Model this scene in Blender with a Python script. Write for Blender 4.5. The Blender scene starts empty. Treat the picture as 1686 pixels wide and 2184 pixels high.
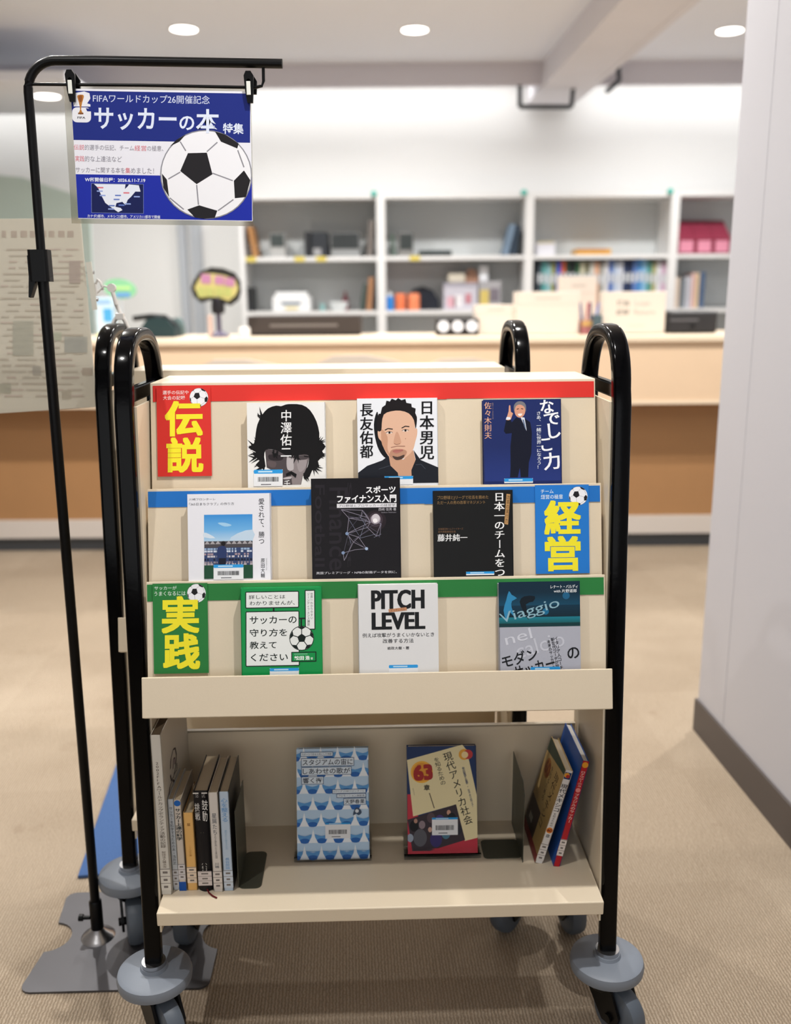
import bpy, bmesh, math, random
from mathutils import Vector, Matrix
from mathutils.geometry import tessellate_polygon
sc = bpy.context.scene
COL = sc.collection
random.seed(7)
pi = math.pi

# ------------------------------------------------------------------ camera
FPX, CX, CY = 1975.0, 843.0, 1092.0
PITCH, ROLL, CAMH = math.radians(13.02), 0.008, 1.27
FW = Vector((0, math.cos(PITCH), -math.sin(PITCH)))
DN = Vector((0, -math.sin(PITCH), -math.cos(PITCH)))
RT = Vector((1, 0, 0))
c_, s_ = math.cos(ROLL), math.sin(ROLL)
ir = RT * c_ + DN * s_
idn = RT * -s_ + DN * c_
cam = bpy.data.cameras.new('camera')
cam.sensor_fit = 'HORIZONTAL'; cam.sensor_width = 36; cam.lens = FPX / 1686 * 36
cam.clip_start = .02
cam.dof.use_dof = True; cam.dof.focus_distance = 1.52; cam.dof.aperture_fstop = 3.0
camo = bpy.data.objects.new('camera', cam); COL.objects.link(camo)
camo.matrix_world = Matrix(((ir.x, -idn.x, -FW.x, 0), (ir.y, -idn.y, -FW.y, 0), (ir.z, -idn.z, -FW.z, CAMH), (0, 0, 0, 1)))
sc.camera = camo
sc.view_settings.view_transform = 'Standard'; sc.view_settings.look = 'None'
sc.view_settings.gamma = 1; sc.view_settings.use_curve_mapping = False
sc.view_settings.exposure = 0.12
sc.cycles.use_denoising = True
sc.cycles.max_bounces = 8
world = bpy.data.worlds.new('room_light'); sc.world = world; world.use_nodes = True
WB = world.node_tree.nodes['Background']; WB.inputs[0].default_value = (.95, .98, 1, 1); WB.inputs[1].default_value = 0.8
LAMP_W = 24.0          # each downlight; also scales the added unseen lamps
FRONT_FILL_W = 42.0        # unseen front fill, added behind the viewer
COVE_W = 18.0          # cove strip over the back wall

def at(x, y, Y):       # the point at depth Y seen at photo pixel x, y (used for laying out the far room)
    u, v = (x - CX) / FPX, (y - CY) / FPX
    d = FW + RT * (c_ * u - s_ * v) + DN * (s_ * u + c_ * v)
    return Vector((0, 0, CAMH)) + d * (Y / d.y)

# ------------------------------------------------------------------ helpers
def lin(h):
    if not isinstance(h, str): return tuple(h)[:3]
    h = h.lstrip('#')
    return tuple((v / 12.92 if v <= .04045 else ((v + .055) / 1.055) ** 2.4) for v in (int(h[i:i + 2], 16) / 255 for i in (0, 2, 4)))

def nmat(name):
    m = bpy.data.materials.new(name); m.use_nodes = True
    return m, m.node_tree.nodes, m.node_tree.links, m.node_tree.nodes['Principled BSDF']

def plain(name, col, rough=.5, metal=0., bump=0., bscale=60., var=0., spec=.5, coat=0.):
    m, n, l, b = nmat(name)
    c = lin(col)
    b.inputs['Base Color'].default_value = (*c, 1); b.inputs['Roughness'].default_value = rough
    b.inputs['Metallic'].default_value = metal; b.inputs['Specular IOR Level'].default_value = spec
    b.inputs['Coat Weight'].default_value = coat; b.inputs['Coat Roughness'].default_value = .05
    tc = n.new('ShaderNodeTexCoord'); nz = n.new('ShaderNodeTexNoise'); nz.inputs['Scale'].default_value = bscale
    l.new(tc.outputs['Object'], nz.inputs['Vector'])
    if var:
        mx = n.new('ShaderNodeMix'); mx.data_type = 'RGBA'
        mx.inputs[6].default_value = (*[v * (1 - var) for v in c], 1); mx.inputs[7].default_value = (*[min(1, v * (1 + var)) for v in c], 1)
        l.new(nz.outputs[0], mx.inputs[0]); l.new(mx.outputs[2], b.inputs['Base Color'])
    if bump:
        bp = n.new('ShaderNodeBump'); bp.inputs['Strength'].default_value = bump; bp.inputs['Distance'].default_value = .002
        l.new(nz.outputs[0], bp.inputs['Height']); l.new(bp.outputs[0], b.inputs['Normal'])
    return m

def vcol(name, rough=.5, spec=.5, coat=0.):
    m, n, l, b = nmat(name)
    a = n.new('ShaderNodeVertexColor'); a.layer_name = 'Col'
    l.new(a.outputs[0], b.inputs['Base Color'])
    b.inputs['Roughness'].default_value = rough; b.inputs['Specular IOR Level'].default_value = spec
    b.inputs['Coat Weight'].default_value = coat; b.inputs['Coat Roughness'].default_value = .12
    return m

def emit(name, col, st):
    m, n, l, b = nmat(name)
    b.inputs['Base Color'].default_value = (0, 0, 0, 1)
    b.inputs['Emission Color'].default_value = (*lin(col), 1); b.inputs['Emission Strength'].default_value = st
    return m

def clear(name, col, rough=.03, ior=1.15, alpha=1.):
    m, n, l, b = nmat(name)
    b.inputs['Base Color'].default_value = (*lin(col), 1); b.inputs['Roughness'].default_value = rough
    b.inputs['Transmission Weight'].default_value = 1; b.inputs['IOR'].default_value = ior
    b.inputs['Alpha'].default_value = alpha
    return m

PRINT = vcol('printed_cover', .38, .2)
PAPER = vcol('printed_paper', .6, .25)
FAR = vcol('coloured_plastic', .5, .4)
CREAM = plain('cream_painted_steel', '#dccdb4', .36, bump=.03, bscale=400, var=.02, spec=.35)
BLACK = plain('gloss_black_tube', '#020203', .14, bump=.04, bscale=120, spec=.14)
MATTEBLK = plain('satin_black_steel', '#060607', .35, spec=.2)
PLATE = plain('gunmetal_plate', '#565558', .42, metal=.5, bump=.03, bscale=200)
GREYRUB = plain('grey_bumper_plastic', '#747b85', .5, bump=.05, bscale=300)
TYRE = plain('blue_grey_tyre', '#525a64', .5)
STEEL = plain('bright_steel', '#b8b8ba', .25, metal=1.)
DKEND = plain('olive_bookend_steel', '#4a4b40', .4, metal=.3)
ACRYL = clear('clear_acrylic', '#ffffff', .02, 1.12)

class MB:
    def __init__(s): s.v = []; s.f = []; s.c = []; s.m = []; s.sm = []
    def add(s, vs, fs, col=(.8, .8, .8), mat=0, smooth=False, M=None):
        o = len(s.v)
        for p in vs:
            p = Vector(p)
            s.v.append(tuple(M @ p if M else p))
        multi = isinstance(col, list)
        if not multi: cc = (*lin(col), 1.)
        else: cl = [(*lin(q), 1.) for q in col]
        for f in fs:
            s.f.append([o + i for i in f]); s.m.append(mat); s.sm.append(smooth)
            s.c.append([cl[i] for i in f] if multi else [cc] * len(f))
        return s
    def box(s, a, b, col=(.8, .8, .8), mat=0, M=None, bev=0.):
        (x0, y0, z0), (x1, y1, z1) = a, b
        if bev:
            bm = bmesh.new(); bmesh.ops.create_cube(bm, size=1)
            for v in bm.verts: v.co = Vector(((x0 + x1) / 2 + v.co.x * (x1 - x0), (y0 + y1) / 2 + v.co.y * (y1 - y0), (z0 + z1) / 2 + v.co.z * (z1 - z0)))
            bmesh.ops.bevel(bm, geom=bm.edges[:], offset=bev, segments=2, affect='EDGES', profile=.5)
            bm.verts.index_update()
            s.add([v.co.copy() for v in bm.verts], [[v.index for v in f.verts] for f in bm.faces], col, mat, False, M); bm.free(); return s
        v = [(x0, y0, z0), (x1, y0, z0), (x1, y1, z0), (x0, y1, z0), (x0, y0, z1), (x1, y0, z1), (x1, y1, z1), (x0, y1, z1)]
        return s.add(v, [[3, 2, 1, 0], [4, 5, 6, 7], [0, 1, 5, 4], [1, 2, 6, 5], [2, 3, 7, 6], [3, 0, 4, 7]], col, mat, False, M)
    def prism(s, pts, z0, z1, col=(.8, .8, .8), mat=0, M=None, smooth=False):   # polygon in xy extruded along z
        n = len(pts)
        v = [(x, y, z0) for x, y in pts] + [(x, y, z1) for x, y in pts]
        t = tessellate_polygon([[Vector((x, y, 0)) for x, y in pts]])
        f = [list(q)[::-1] for q in t] + [[i + n for i in q] for q in t]
        s.add(v, f, col, mat, False, M)
        return s.add(v, [[i, (i + 1) % n, (i + 1) % n + n, i + n] for i in range(n)], col, mat, smooth, M)
    def lathe(s, prof, n=32, col=(.8, .8, .8), mat=0, M=None, smooth=True, caps=True):      # (r, z) profile
        v = []; f = []
        for r, z in prof:
            for i in range(n): v.append((r * math.cos(2 * pi * i / n), r * math.sin(2 * pi * i / n), z))
        for k in range(len(prof) - 1):
            for i in range(n):
                j = (i + 1) % n; f.append([k * n + i, k * n + j, (k + 1) * n + j, (k + 1) * n + i])
        if caps: f.append(list(range(n))[::-1]); f.append([(len(prof) - 1) * n + i for i in range(n)])
        return s.add(v, f, col, mat, smooth, M)
    def tube(s, path, r, n=12, col=(.8, .8, .8), mat=0, M=None, sec=None, up=None):  # sweep a section along a path
        P = [Vector(p) for p in path]; v = []; f = []
        sec = sec or [(r * math.cos(2 * pi * i / n), r * math.sin(2 * pi * i / n)) for i in range(n)]
        n = len(sec); ref = up or Vector((0, 0, 1))
        for k, p in enumerate(P):
            t = (P[min(k + 1, len(P) - 1)] - P[max(k - 1, 0)]).normalized()
            a = Vector(up) if up else (t.cross(Vector((0, 0, 1))) if abs(t.z) < .95 else t.cross(Vector((0, 1, 0)))).normalized()
            if not up and k and a.dot(pa) < 0: a = -a
            pa = a; b = t.cross(a).normalized()
            for x, y in sec: v.append(p + a * x + b * y)
        for k in range(len(P) - 1):
            for i in range(n):
                j = (i + 1) % n; f.append([k * n + i, k * n + j, (k + 1) * n + j, (k + 1) * n + i])
        f.append(list(range(n))[::-1]); f.append([(len(P) - 1) * n + i for i in range(n)])
        return s.add(v, f, col, mat, True, M)
    def build(s, name, mats, parent=None, label=None):
        me = bpy.data.meshes.new(name); me.from_pydata(s.v, [], s.f)
        mats = mats if isinstance(mats, (list, tuple)) else [mats]
        for m in mats: me.materials.append(m)
        me.polygons.foreach_set('material_index', s.m); me.polygons.foreach_set('use_smooth', s.sm)
        ca = me.color_attributes.new('Col', 'FLOAT_COLOR', 'CORNER')
        ca.data.foreach_set('color', [x for fc in s.c for q in fc for x in q])
        me.update()
        if any(s.sm):
            bm = bmesh.new(); bm.from_mesh(me)
            for e in bm.edges:
                if len(e.link_faces) == 2 and e.calc_face_angle(0) > .7: e.smooth = False
            bm.to_mesh(me); bm.free()
        o = bpy.data.objects.new(name, me); COL.objects.link(o)
        if parent: o.parent = parent
        if label: o['label'] = label
        return o

def tag(o, label, cat, group=None, kind=None):
    o['label'] = label; o['category'] = cat
    if group: o['group'] = group
    if kind: o['kind'] = kind
    return o
def thing(name, label, cat, M=None, group=None):
    o = bpy.data.objects.new(name, None); COL.objects.link(o); o.empty_display_size = .05
    if M is not None: o.matrix_world = M
    return tag(o, label, cat, group)
def struct(name, mb, mats):
    o = mb.build(name, mats); o['kind'] = 'structure'; return o
def copy_tree(o, parent=None):
    c = o.copy(); COL.objects.link(c)
    if parent: c.parent = parent
    for ch in [x for x in COL.objects if x.parent == o]: copy_tree(ch, c)
    return c
def T(x, y, z): return Matrix.Translation((x, y, z))
def R(a, ax): return Matrix.Rotation(math.radians(a), 4, ax)
def BX(x0, x1, y0, y1): return [(x0, y0), (x1, y0), (x1, y1), (x0, y1)]
def rrect(x0, y0, x1, y1, r, n=5):
    out = []
    for cx, cy, a in ((x1 - r, y1 - r, 0), (x0 + r, y1 - r, 90), (x0 + r, y0 + r, 180), (x1 - r, y0 + r, 270)):
        for i in range(n + 1):
            t = math.radians(a + 90 * i / n); out.append((cx + r * math.cos(t), cy + r * math.sin(t)))
    return out

# ------------------------------------------------------------------ printed artwork
_G = {}
def glyphs(txt, off):
    k = (txt, off)
    if k not in _G:
        cu = bpy.data.curves.new('lettering', 'FONT'); cu.body = txt; cu.size = 1; cu.offset = off; cu.resolution_u = 3
        ob = bpy.data.objects.new('lettering', cu); COL.objects.link(ob)
        me = bpy.data.meshes.new_from_object(ob.evaluated_get(bpy.context.evaluated_depsgraph_get()))
        vs = [(v.co.x, v.co.y) for v in me.vertices]; fs = [list(p.vertices) for p in me.polygons]
        bpy.data.objects.remove(ob); bpy.data.curves.remove(cu); bpy.data.meshes.remove(me)
        _G[k] = (vs, fs)
    return _G[k]

class Art:
    """flat print: design pixels -> (u, v) on a face, every item a hair above the one before"""
    def __init__(s, mb, M, q, w, h, dz=.000007, z0=.00012):
        # q = (left_top, top, right_top, bottom, left_bottom, right_bottom); w, h printed size in metres; M maps (u, depth, v)
        s.mb, s.M, s.q, s.w, s.h, s.z, s.dz = mb, M, q, w, h, z0, dz
    def p(s, x, y):
        lt, t, rt, b, lb, rb = s.q
        k = (y - t) / (b - t); L = lt + (lb - lt) * k; Rr = rt + (rb - rt) * k
        return ((x - L) / (Rr - L) * s.w - s.w / 2, -k * s.h)
    def put(s, pts, fs, col, dz=None):
        s.z += dz or s.dz
        v = []
        for x, y in pts:
            u, w = s.p(x, y); v.append((max(-s.w / 2, min(s.w / 2, u)), -s.z, w))
        fs = [f[::-1] if s._flip(v, f) else f for f in fs]
        s.mb.add(v, fs, col, 0, False, s.M)
    def _flip(s, v, f):
        a, b, c = (Vector(v[f[i]]) for i in (0, 1, 2))
        return (b - a).cross(c - a).y > 0
    def poly(s, pts, col, smooth=0):
        if smooth:
            n = len(pts); out = []
            for i in range(n):
                p0, p1, p2, p3 = (Vector(pts[(i + j) % n]) for j in (-1, 0, 1, 2))
                for k in range(smooth):
                    t = k / smooth
                    q = .5 * ((2 * p1) + (p2 - p0) * t + (2 * p0 - 5 * p1 + 4 * p2 - p3) * t * t + (3 * p1 - p0 - 3 * p2 + p3) * t ** 3)
                    out.append((q.x, q.y))
            pts = out
        t = tessellate_polygon([[Vector((x, y, 0)) for x, y in pts]])
        s.put(pts, [list(q) for q in t], col)
    def rect(s, x0, y0, x1, y1, col): s.put(BX(x0, x1, y0, y1), [[0, 1, 2, 3]], col)
    def grad(s, x0, y0, x1, y1, ct, cb): s.put(BX(x0, x1, y0, y1), [[0, 1, 2, 3]], [ct, ct, cb, cb])
    def frame(s, x0, y0, x1, y1, t, fill, line, r=0):
        if r: s.poly(rrect(x0, y0, x1, y1, r), line); s.poly(rrect(x0 + t, y0 + t, x1 - t, y1 - t, max(.1, r - t)), fill)
        else: s.rect(x0, y0, x1, y1, line); s.rect(x0 + t, y0 + t, x1 - t, y1 - t, fill)
    def circ(s, cx, cy, r, col, ry=None, n=28):
        ry = ry or r
        s.put([(cx + r * math.cos(2 * pi * i / n), cy + ry * math.sin(2 * pi * i / n)) for i in range(n)], [list(range(n))], col)
    def line(s, pts, w, col):
        for a, b in zip(pts[:-1], pts[1:]):
            d = Vector((b[0] - a[0], b[1] - a[1]))
            if d.length < 1e-6: continue
            m = Vector((-d.y, d.x)).normalized() * w / 2
            s.put([(a[0] + m.x, a[1] + m.y), (b[0] + m.x, b[1] + m.y), (b[0] - m.x, b[1] - m.y), (a[0] - m.x, a[1] - m.y)], [[0, 1, 2, 3]], col)
    def _place(s, items, col, rot, ctr):
        cr, sr = math.cos(math.radians(rot)), math.sin(math.radians(rot))
        for lay in range(max(q[2] for q in items) + 1 if items else 0):
          pts = []; fs = []
          for vs, f, _l in items:
            if _l != lay: continue
            o = len(pts)
            for x, y in vs:
                if rot: dx, dy = x - ctr[0], y - ctr[1]; x, y = ctr[0] + cr * dx - sr * dy, ctr[1] + sr * dx + cr * dy
                pts.append((x, y))
            fs += [[o + i for i in q] for q in f]
          if pts: s.put(pts, fs, col, .000004 if lay else None)
    def text(s, txt, x0, y0, x1, y1, col, bold=0., rot=0., serif=0.):
        k = bold if bold > .03 else 0
        vs, fs = glyphs(txt, bold - k)
        if not vs: return
        ax, bx = min(v[0] for v in vs), max(v[0] for v in vs); ay, by = min(v[1] for v in vs), max(v[1] for v in vs)
        kx, ky = (x1 - x0) / (bx - ax), (y1 - y0) / max(1e-6, by - ay)
        it = []
        for n, (d, e) in enumerate([(a * k, b * k) for a in (-1, 0, 1) for b in (-1, 0, 1)] if k else [(-serif, 0), (0, 0), (serif, 0)] if serif else [(0, 0)]):
            it.append(([(x0 + (v[0] + d - ax) * kx, y1 - (v[1] + e - ay) * ky) for v in vs], fs, n))
        s._place(it, col, rot, ((x0 + x1) / 2, (y0 + y1) / 2))
    def vtext(s, txt, x0, y0, x1, y1, col, bold=0., rot=0., serif=0.):
        n = len(txt); ch = (y1 - y0) / n; cw = x1 - x0; it = []
        for i, g in enumerate(txt):
            if g in ' 　': continue
            vs, fs = glyphs(g, bold)
            wide = ord(g) > 255
            for n_, d in enumerate((-serif, 0, serif) if serif else (0,)):
                q = []
                for a, b in vs:
                    a2, b2 = (a + d, b) if wide else (a + .2 + d, b)
                    if g in 'ー-〜': a2, b2 = b2 + .12, 1 - a2 - .12
                    if g in '、。': a2, b2 = a2 + .55, b2 + .55
                    q.append((x0 + a2 * cw, y0 + (i + 1) * ch - (b2 + .12) * ch))
                it.append((q, fs, n_))
        s._place(it, col, rot, ((x0 + x1) / 2, (y0 + y1) / 2))
    def ball(s, cx, cy, r, edge='#8a8a92'):
        k = r / 328.
        def q(L): return [(cx + (x - 1080) * k, cy + (y - 845) * k) for x, y in L]
        s.circ(cx, cy, r, edge, n=40); s.circ(cx, cy, r * .975, '#eeeef2', n=40)
        for L in ([(935, 672), (895, 605)], [(1085, 675), (1160, 605)], [(1125, 832), (1270, 885)], [(1012, 920), (1025, 1068)], [(895, 828), (810, 880)],
                  [(1305, 660), (1350, 785)], [(1275, 1025), (1165, 1110)], [(820, 1020), (920, 1105)]):
            s.line(q(L), 9 * k, '#8b8a92')
        for L in ([(950, 688), (1085, 682), (1125, 840), (1012, 915), (895, 820)], [(1142, 527), (1215, 548), (1312, 612), (1302, 648), (1185, 600)],
                  [(1350, 808), (1396, 880), (1364, 1005), (1285, 1015), (1278, 885)], [(1030, 1072), (1160, 1110), (1142, 1164), (1060, 1172), (1000, 1164), (945, 1105)],
                  [(764, 840), (800, 885), (815, 1015), (775, 945)], [(935, 552), (890, 605), (822, 640), (868, 592)]):
            s.poly(q(L), '#1c1a1e')
    def lines(s, x0, y0, x1, y1, n, col, fill=.5):       # rows of print too small to read
        h = (y1 - y0) / n
        for i in range(n): s.rect(x0, y0 + i * h, x0 + (x1 - x0) * (1 if i < n - 1 else .7), y0 + i * h + h * fill, col)
    def bars(s, x0, y0, x1, y1):
        rnd = random.Random(int(x0 + y0)); x = x0
        while x < x1:
            w = (x1 - x0) * rnd.choice((.012, .02, .032)); s.rect(x, y0, min(x1, x + w), y1, '#1c1c20'); x += w + (x1 - x0) * rnd.choice((.012, .02))

# ------------------------------------------------------------------ the setting
def carpet():
    m, n, l, b = nmat('ribbed_carpet')
    tc = n.new('ShaderNodeTexCoord'); mp = n.new('ShaderNodeMapping'); mp.inputs['Rotation'].default_value = (0, 0, math.radians(-3.1))
    l.new(tc.outputs['Object'], mp.inputs['Vector'])
    wv = n.new('ShaderNodeTexWave'); wv.inputs['Scale'].default_value = 50; wv.inputs['Distortion'].default_value = 3.2
    wv.inputs['Detail'].default_value = 3; wv.inputs['Detail Scale'].default_value = 2.5
    l.new(mp.outputs[0], wv.inputs['Vector'])
    def noise(sc_, det=4):
        q = n.new('ShaderNodeTexNoise'); q.inputs['Scale'].default_value = sc_; q.inputs['Detail'].default_value = det
        l.new(tc.outputs['Object'], q.inputs['Vector']); return q
    fine, blot, broad = noise(260, 3), noise(7, 5), noise(1.3, 3)
    ck = n.new('ShaderNodeTexChecker'); ck.inputs['Scale'].default_value = 2.0
    ck.inputs['Color1'].default_value = (1, 1, 1, 1); ck.inputs['Color2'].default_value = (.955, .95, .945, 1)
    mp2 = n.new('ShaderNodeMapping'); mp2.inputs['Rotation'].default_value = (0, 0, math.radians(-3.1)); mp2.inputs['Location'].default_value = (.1, .22, .1)
    l.new(tc.outputs['Object'], mp2.inputs['Vector']); l.new(mp2.outputs[0], ck.inputs['Vector'])
    def mix(a, bb, f, mode='MIX'):
        q = n.new('ShaderNodeMix'); q.data_type = 'RGBA'; q.blend_type = mode
        for i, x in ((6, a), (7, bb)):
            if isinstance(x, tuple): q.inputs[i].default_value = (*x, 1)
            else: l.new(x, q.inputs[i])
        if isinstance(f, float): q.inputs[0].default_value = f
        else: l.new(f, q.inputs[0])
        return q.outputs[2]
    def ramp(o, a, bb):
        q = n.new('ShaderNodeValToRGB'); q.color_ramp.elements[0].position = a; q.color_ramp.elements[1].position = bb; l.new(o, q.inputs[0]); return q.outputs[0]
    col = mix(lin('#958571'), lin('#b1a18d'), ramp(wv.outputs['Fac'], .15, .8))
    col = mix(col, lin('#77644f'), ramp(fine.outputs[0], .56, .8))
    col = mix(col, lin('#bbab97'), ramp(broad.outputs[0], .5, .8))
    st = ramp(blot.outputs[0], .66, .76)
    dk = n.new('ShaderNodeMath'); dk.operation = 'MULTIPLY'; dk.inputs[1].default_value = .35; l.new(st, dk.inputs[0])
    col = mix(col, lin('#7a6450'), dk.outputs[0])
    col = mix(col, ck.outputs[0], 1.0, 'MULTIPLY')
    l.new(col, b.inputs['Base Color']); b.inputs['Roughness'].default_value = .95; b.inputs['Specular IOR Level'].default_value = .1
    ad = n.new('ShaderNodeMath'); l.new(wv.outputs['Fac'], ad.inputs[0]); l.new(fine.outputs[0], ad.inputs[1])
    bp = n.new('ShaderNodeBump'); bp.inputs['Strength'].default_value = .7; bp.inputs['Distance'].default_value = .003
    l.new(ad.outputs[0], bp.inputs['Height']); l.new(bp.outputs[0], b.inputs['Normal'])
    return m
CARPET = carpet()
WALLW = plain('white_wall_paint', '#ebebea', .7, bump=.03, bscale=150, spec=.2)
CEIL = plain('warm_white_ceiling', '#f0f2fa', .85, spec=.1)
PART = plain('pale_grey_partition', '#bcbbc0', .5, var=.015, bscale=3, spec=.3)
GREYBAND = plain('grey_bulkhead', '#dcd8df', .8)
BEAMM = plain('beige_duct_cladding', '#e2dfe4', .7, var=.03, bscale=5)
BASEB = plain('taupe_skirting', '#504946', .5)
TRIMG = plain('pale_blue_grey_frame', '#b4b9c0', .5)
LAM = plain('white_laminate', '#e4e4e4', .45)
MAPLE = plain('maple_laminate', '#e3c6a6', .45, var=.03, bscale=8)
MAPLETOP = plain('light_maple_top', '#ecd8bd', .45, var=.03, bscale=8)
BROWN = plain('brown_wood_panel', '#a77c52', .5, var=.06, bscale=6)
DKGREY = plain('dark_grey_metal', '#4e5258', .5)

fl = MB().box((-6, -3, -.1), (6, 9, 0)); struct('floor', fl, CARPET)
struct('ceiling', MB().box((-6, -3, 2.75), (6, 6.5, 2.85)).box((-6, 6.5, 2.86), (6, 7.3, 2.95)), CEIL)
struct('trim_1', MB().box((-6, 6.5, 2.615), (6, 6.56, 2.86)), GREYBAND)
struct('wall_back', MB().box((-6, 7.08, 0), (6, 7.3, 2.9)), WALLW)
struct('wall_light_block', MB().box((-6.2, -3.2, 0), (6, -3, 2.9)), plain('light_block_paint', '#8d857c', .8))  # unseen wall, added to keep world light off the trolley front
wf = MB()
for i in range(6): wf.box((-3.53 + i * 1.4, -3, .57), (-3.47 + i * 1.4, -2.93, 2.33))
wf.box((-3.53, -3, .54), (3.53, -2.9, .6)); wf.box((-3.53, -3, 2.3), (3.53, -2.93, 2.36)); wf.box((-3.5, -2.98, .6), (3.5, -2.97, 2.3)); struct('fill_frame_1', wf, LAM)  # unseen window frame, added to go with the front fill light
struct('wall_left', MB().box((-6.2, -3, 0), (-6, 7.3, 2.9)), WALLW)
# right partition: left face runs toward the viewer, turned a little
dv = Vector((.929 - .896, 1.956 - 2.557, 0)).normalized(); nv = Vector((-dv.y, dv.x, 0))
if nv.x < 0: nv = -nv
E0 = Vector((.896, 2.557, 0)); E1 = E0 + dv * 4
def strip(a, b, t0, t1, z0, z1):
    mb = MB(); mb.prism([(a + nv * t0)[:2], (b + nv * t0)[:2], (b + nv * t1)[:2], (a + nv * t1)[:2]], z0, z1); return mb
w = strip(E0, E1, 0, .2, 0, 2.75)
sm = E0 + dv * .18
w.prism([(sm - nv * .001)[:2], (sm + dv * .0022 - nv * .001)[:2], (sm + dv * .0022 + nv * .002)[:2], (sm + nv * .002)[:2]], .1, 2.74)
struct('wall_right', w, PART)
struct('baseboard_right', strip(E0 - dv * .008, E1, -.008, .2, 0, .1), BASEB)
# boxed beam under the ceiling, running away from the viewer to the bulkhead
b = MB(); b.prism([(1.262 - .045 * 7.0, 7.0), (1.262, 0), (1.262 + .045 * 2, -2), (1.6 + .09 + .045 * 2, -2), (1.6 + .09, 0), (1.6 - .045 * 7.0, 7.0)][::-1], 2.59, 2.75)
b.prism([(1.60, 0), (1.62, 0), (1.62 - .05 * 6.4, 6.4), (1.60 - .05 * 6.4, 6.4)][::-1], 2.586, 2.59)
struct('trim_2', b, BEAMM)
# door frame in the white back wall
for i, (xa, xb) in enumerate(((386, 402), (413, 434))):
    p0, p1 = at(xa, 600, 7.05), at(xb, 600, 7.05)
    struct('trim_%d' % (i + 3), MB().box((p0.x, 7.02, 0), (p1.x, 7.08, 2.2)), TRIMG)

# ------------------------------------------------------------------ lamps
LAMPM = emit('downlight_glow', '#fff6ea', 9)
def downlight(x, y, z, label, w=LAMP_W):
    r = thing('ceiling_downlight', label, 'ceiling light', T(x, y, z), 'round ceiling downlights')
    MB().lathe([(.072, -.001), (.073, -.004), (.084, -.004), (.086, 0)], 36, caps=False).build('rim', LAM, r)
    MB().lathe([(.001, -.002), (.072, -.002)], 36).build('diffuser', LAMPM, r)
    L = bpy.data.lights.new('downlight_or_helper_lamp', 'AREA'); L.shape = 'DISK'; L.size = .12; L.energy = w; L.spread = math.radians(150); L.color = (1, .98, .95)
    lo = bpy.data.objects.new('downlight_or_helper_lamp', L); COL.objects.link(lo); lo.parent = r; lo.location = (0, 0, -.008)
downlight(-1.166, 5.68, 2.75, 'round ceiling downlight above the arm of the black poster stand')
downlight(.131, 5.73, 2.75, 'round lit ceiling downlight in the middle of the ceiling, left of the boxed beam')
downlight(1.941, 5.8, 2.75, 'round lit ceiling downlight right of the boxed beam, beside the grey partition')
p = at(100, 205, 5.9)
MB_low = MB().box((-4, 5.5, p.z + .001), (p.x + .25, 6.45, p.z + .05))
struct('trim_5', MB_low, CEIL)
downlight(p.x, p.y, p.z, 'round downlight seen between the black stand pole and its wire, below the others', 6)
for x, y, k in ((-1.3, 3.5, 1.4), (.2, 3.45, 1.2), (1.9, 3.6, 1.3), (-1.4, 2.1, .8), (.3, 1.14, 1.0), (.42, 2.6, .32), (-.9, .62, .5)):  # unseen helper lamps, added without fixtures; one follows the lower shelf's shadow edge
    L = bpy.data.lights.new('downlight_or_helper_lamp', 'AREA'); L.shape = 'DISK'; L.size = .06; L.energy = LAMP_W * k; L.spread = math.radians(150); L.color = (1, .98, .95)
    lo = bpy.data.objects.new('downlight_or_helper_lamp', L); COL.objects.link(lo); lo.location = (x, y, 2.745)
L = bpy.data.lights.new('front_fill_light', 'AREA'); L.shape = 'RECTANGLE'; L.size = 7; L.size_y = 1.7; L.energy = FRONT_FILL_W; L.color = (.93, .97, 1)  # unseen fill light, added to brighten the lower shelf from the front
lo = bpy.data.objects.new('front_fill_light', L); COL.objects.link(lo); lo.location = (0, -2.9, 1.45); lo.rotation_euler = (math.radians(90), 0, 0)
L = bpy.data.lights.new('cove_lamp', 'AREA'); L.shape = 'RECTANGLE'; L.size = 9; L.size_y = .08; L.energy = COVE_W; L.color = (1, .99, .97)
lo = bpy.data.objects.new('cove_lamp', L); COL.objects.link(lo); lo.location = (0, 6.8, 2.72)
lo.rotation_euler = (math.radians(38), 0, 0)

# ------------------------------------------------------------------ book trolleys
YAW = math.radians(1.6)
TW = T(-.029, 1.380, 0) @ Matrix.Rotation(YAW, 4, 'Z')
ROW = {1: (.191, 1.133, .912), 2: (.119, .967, .774), 3: (.067, .824, .630)}
LEAN = .22
LA = math.degrees(math.atan(LEAN))
def leg_y(z): return .022 + .076 * (z - .15)
def oval(w, d, n=6):
    r = min(w, d) * .27
    return rrect(-w / 2, -d / 2, w / 2, d / 2, r, n)

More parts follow.
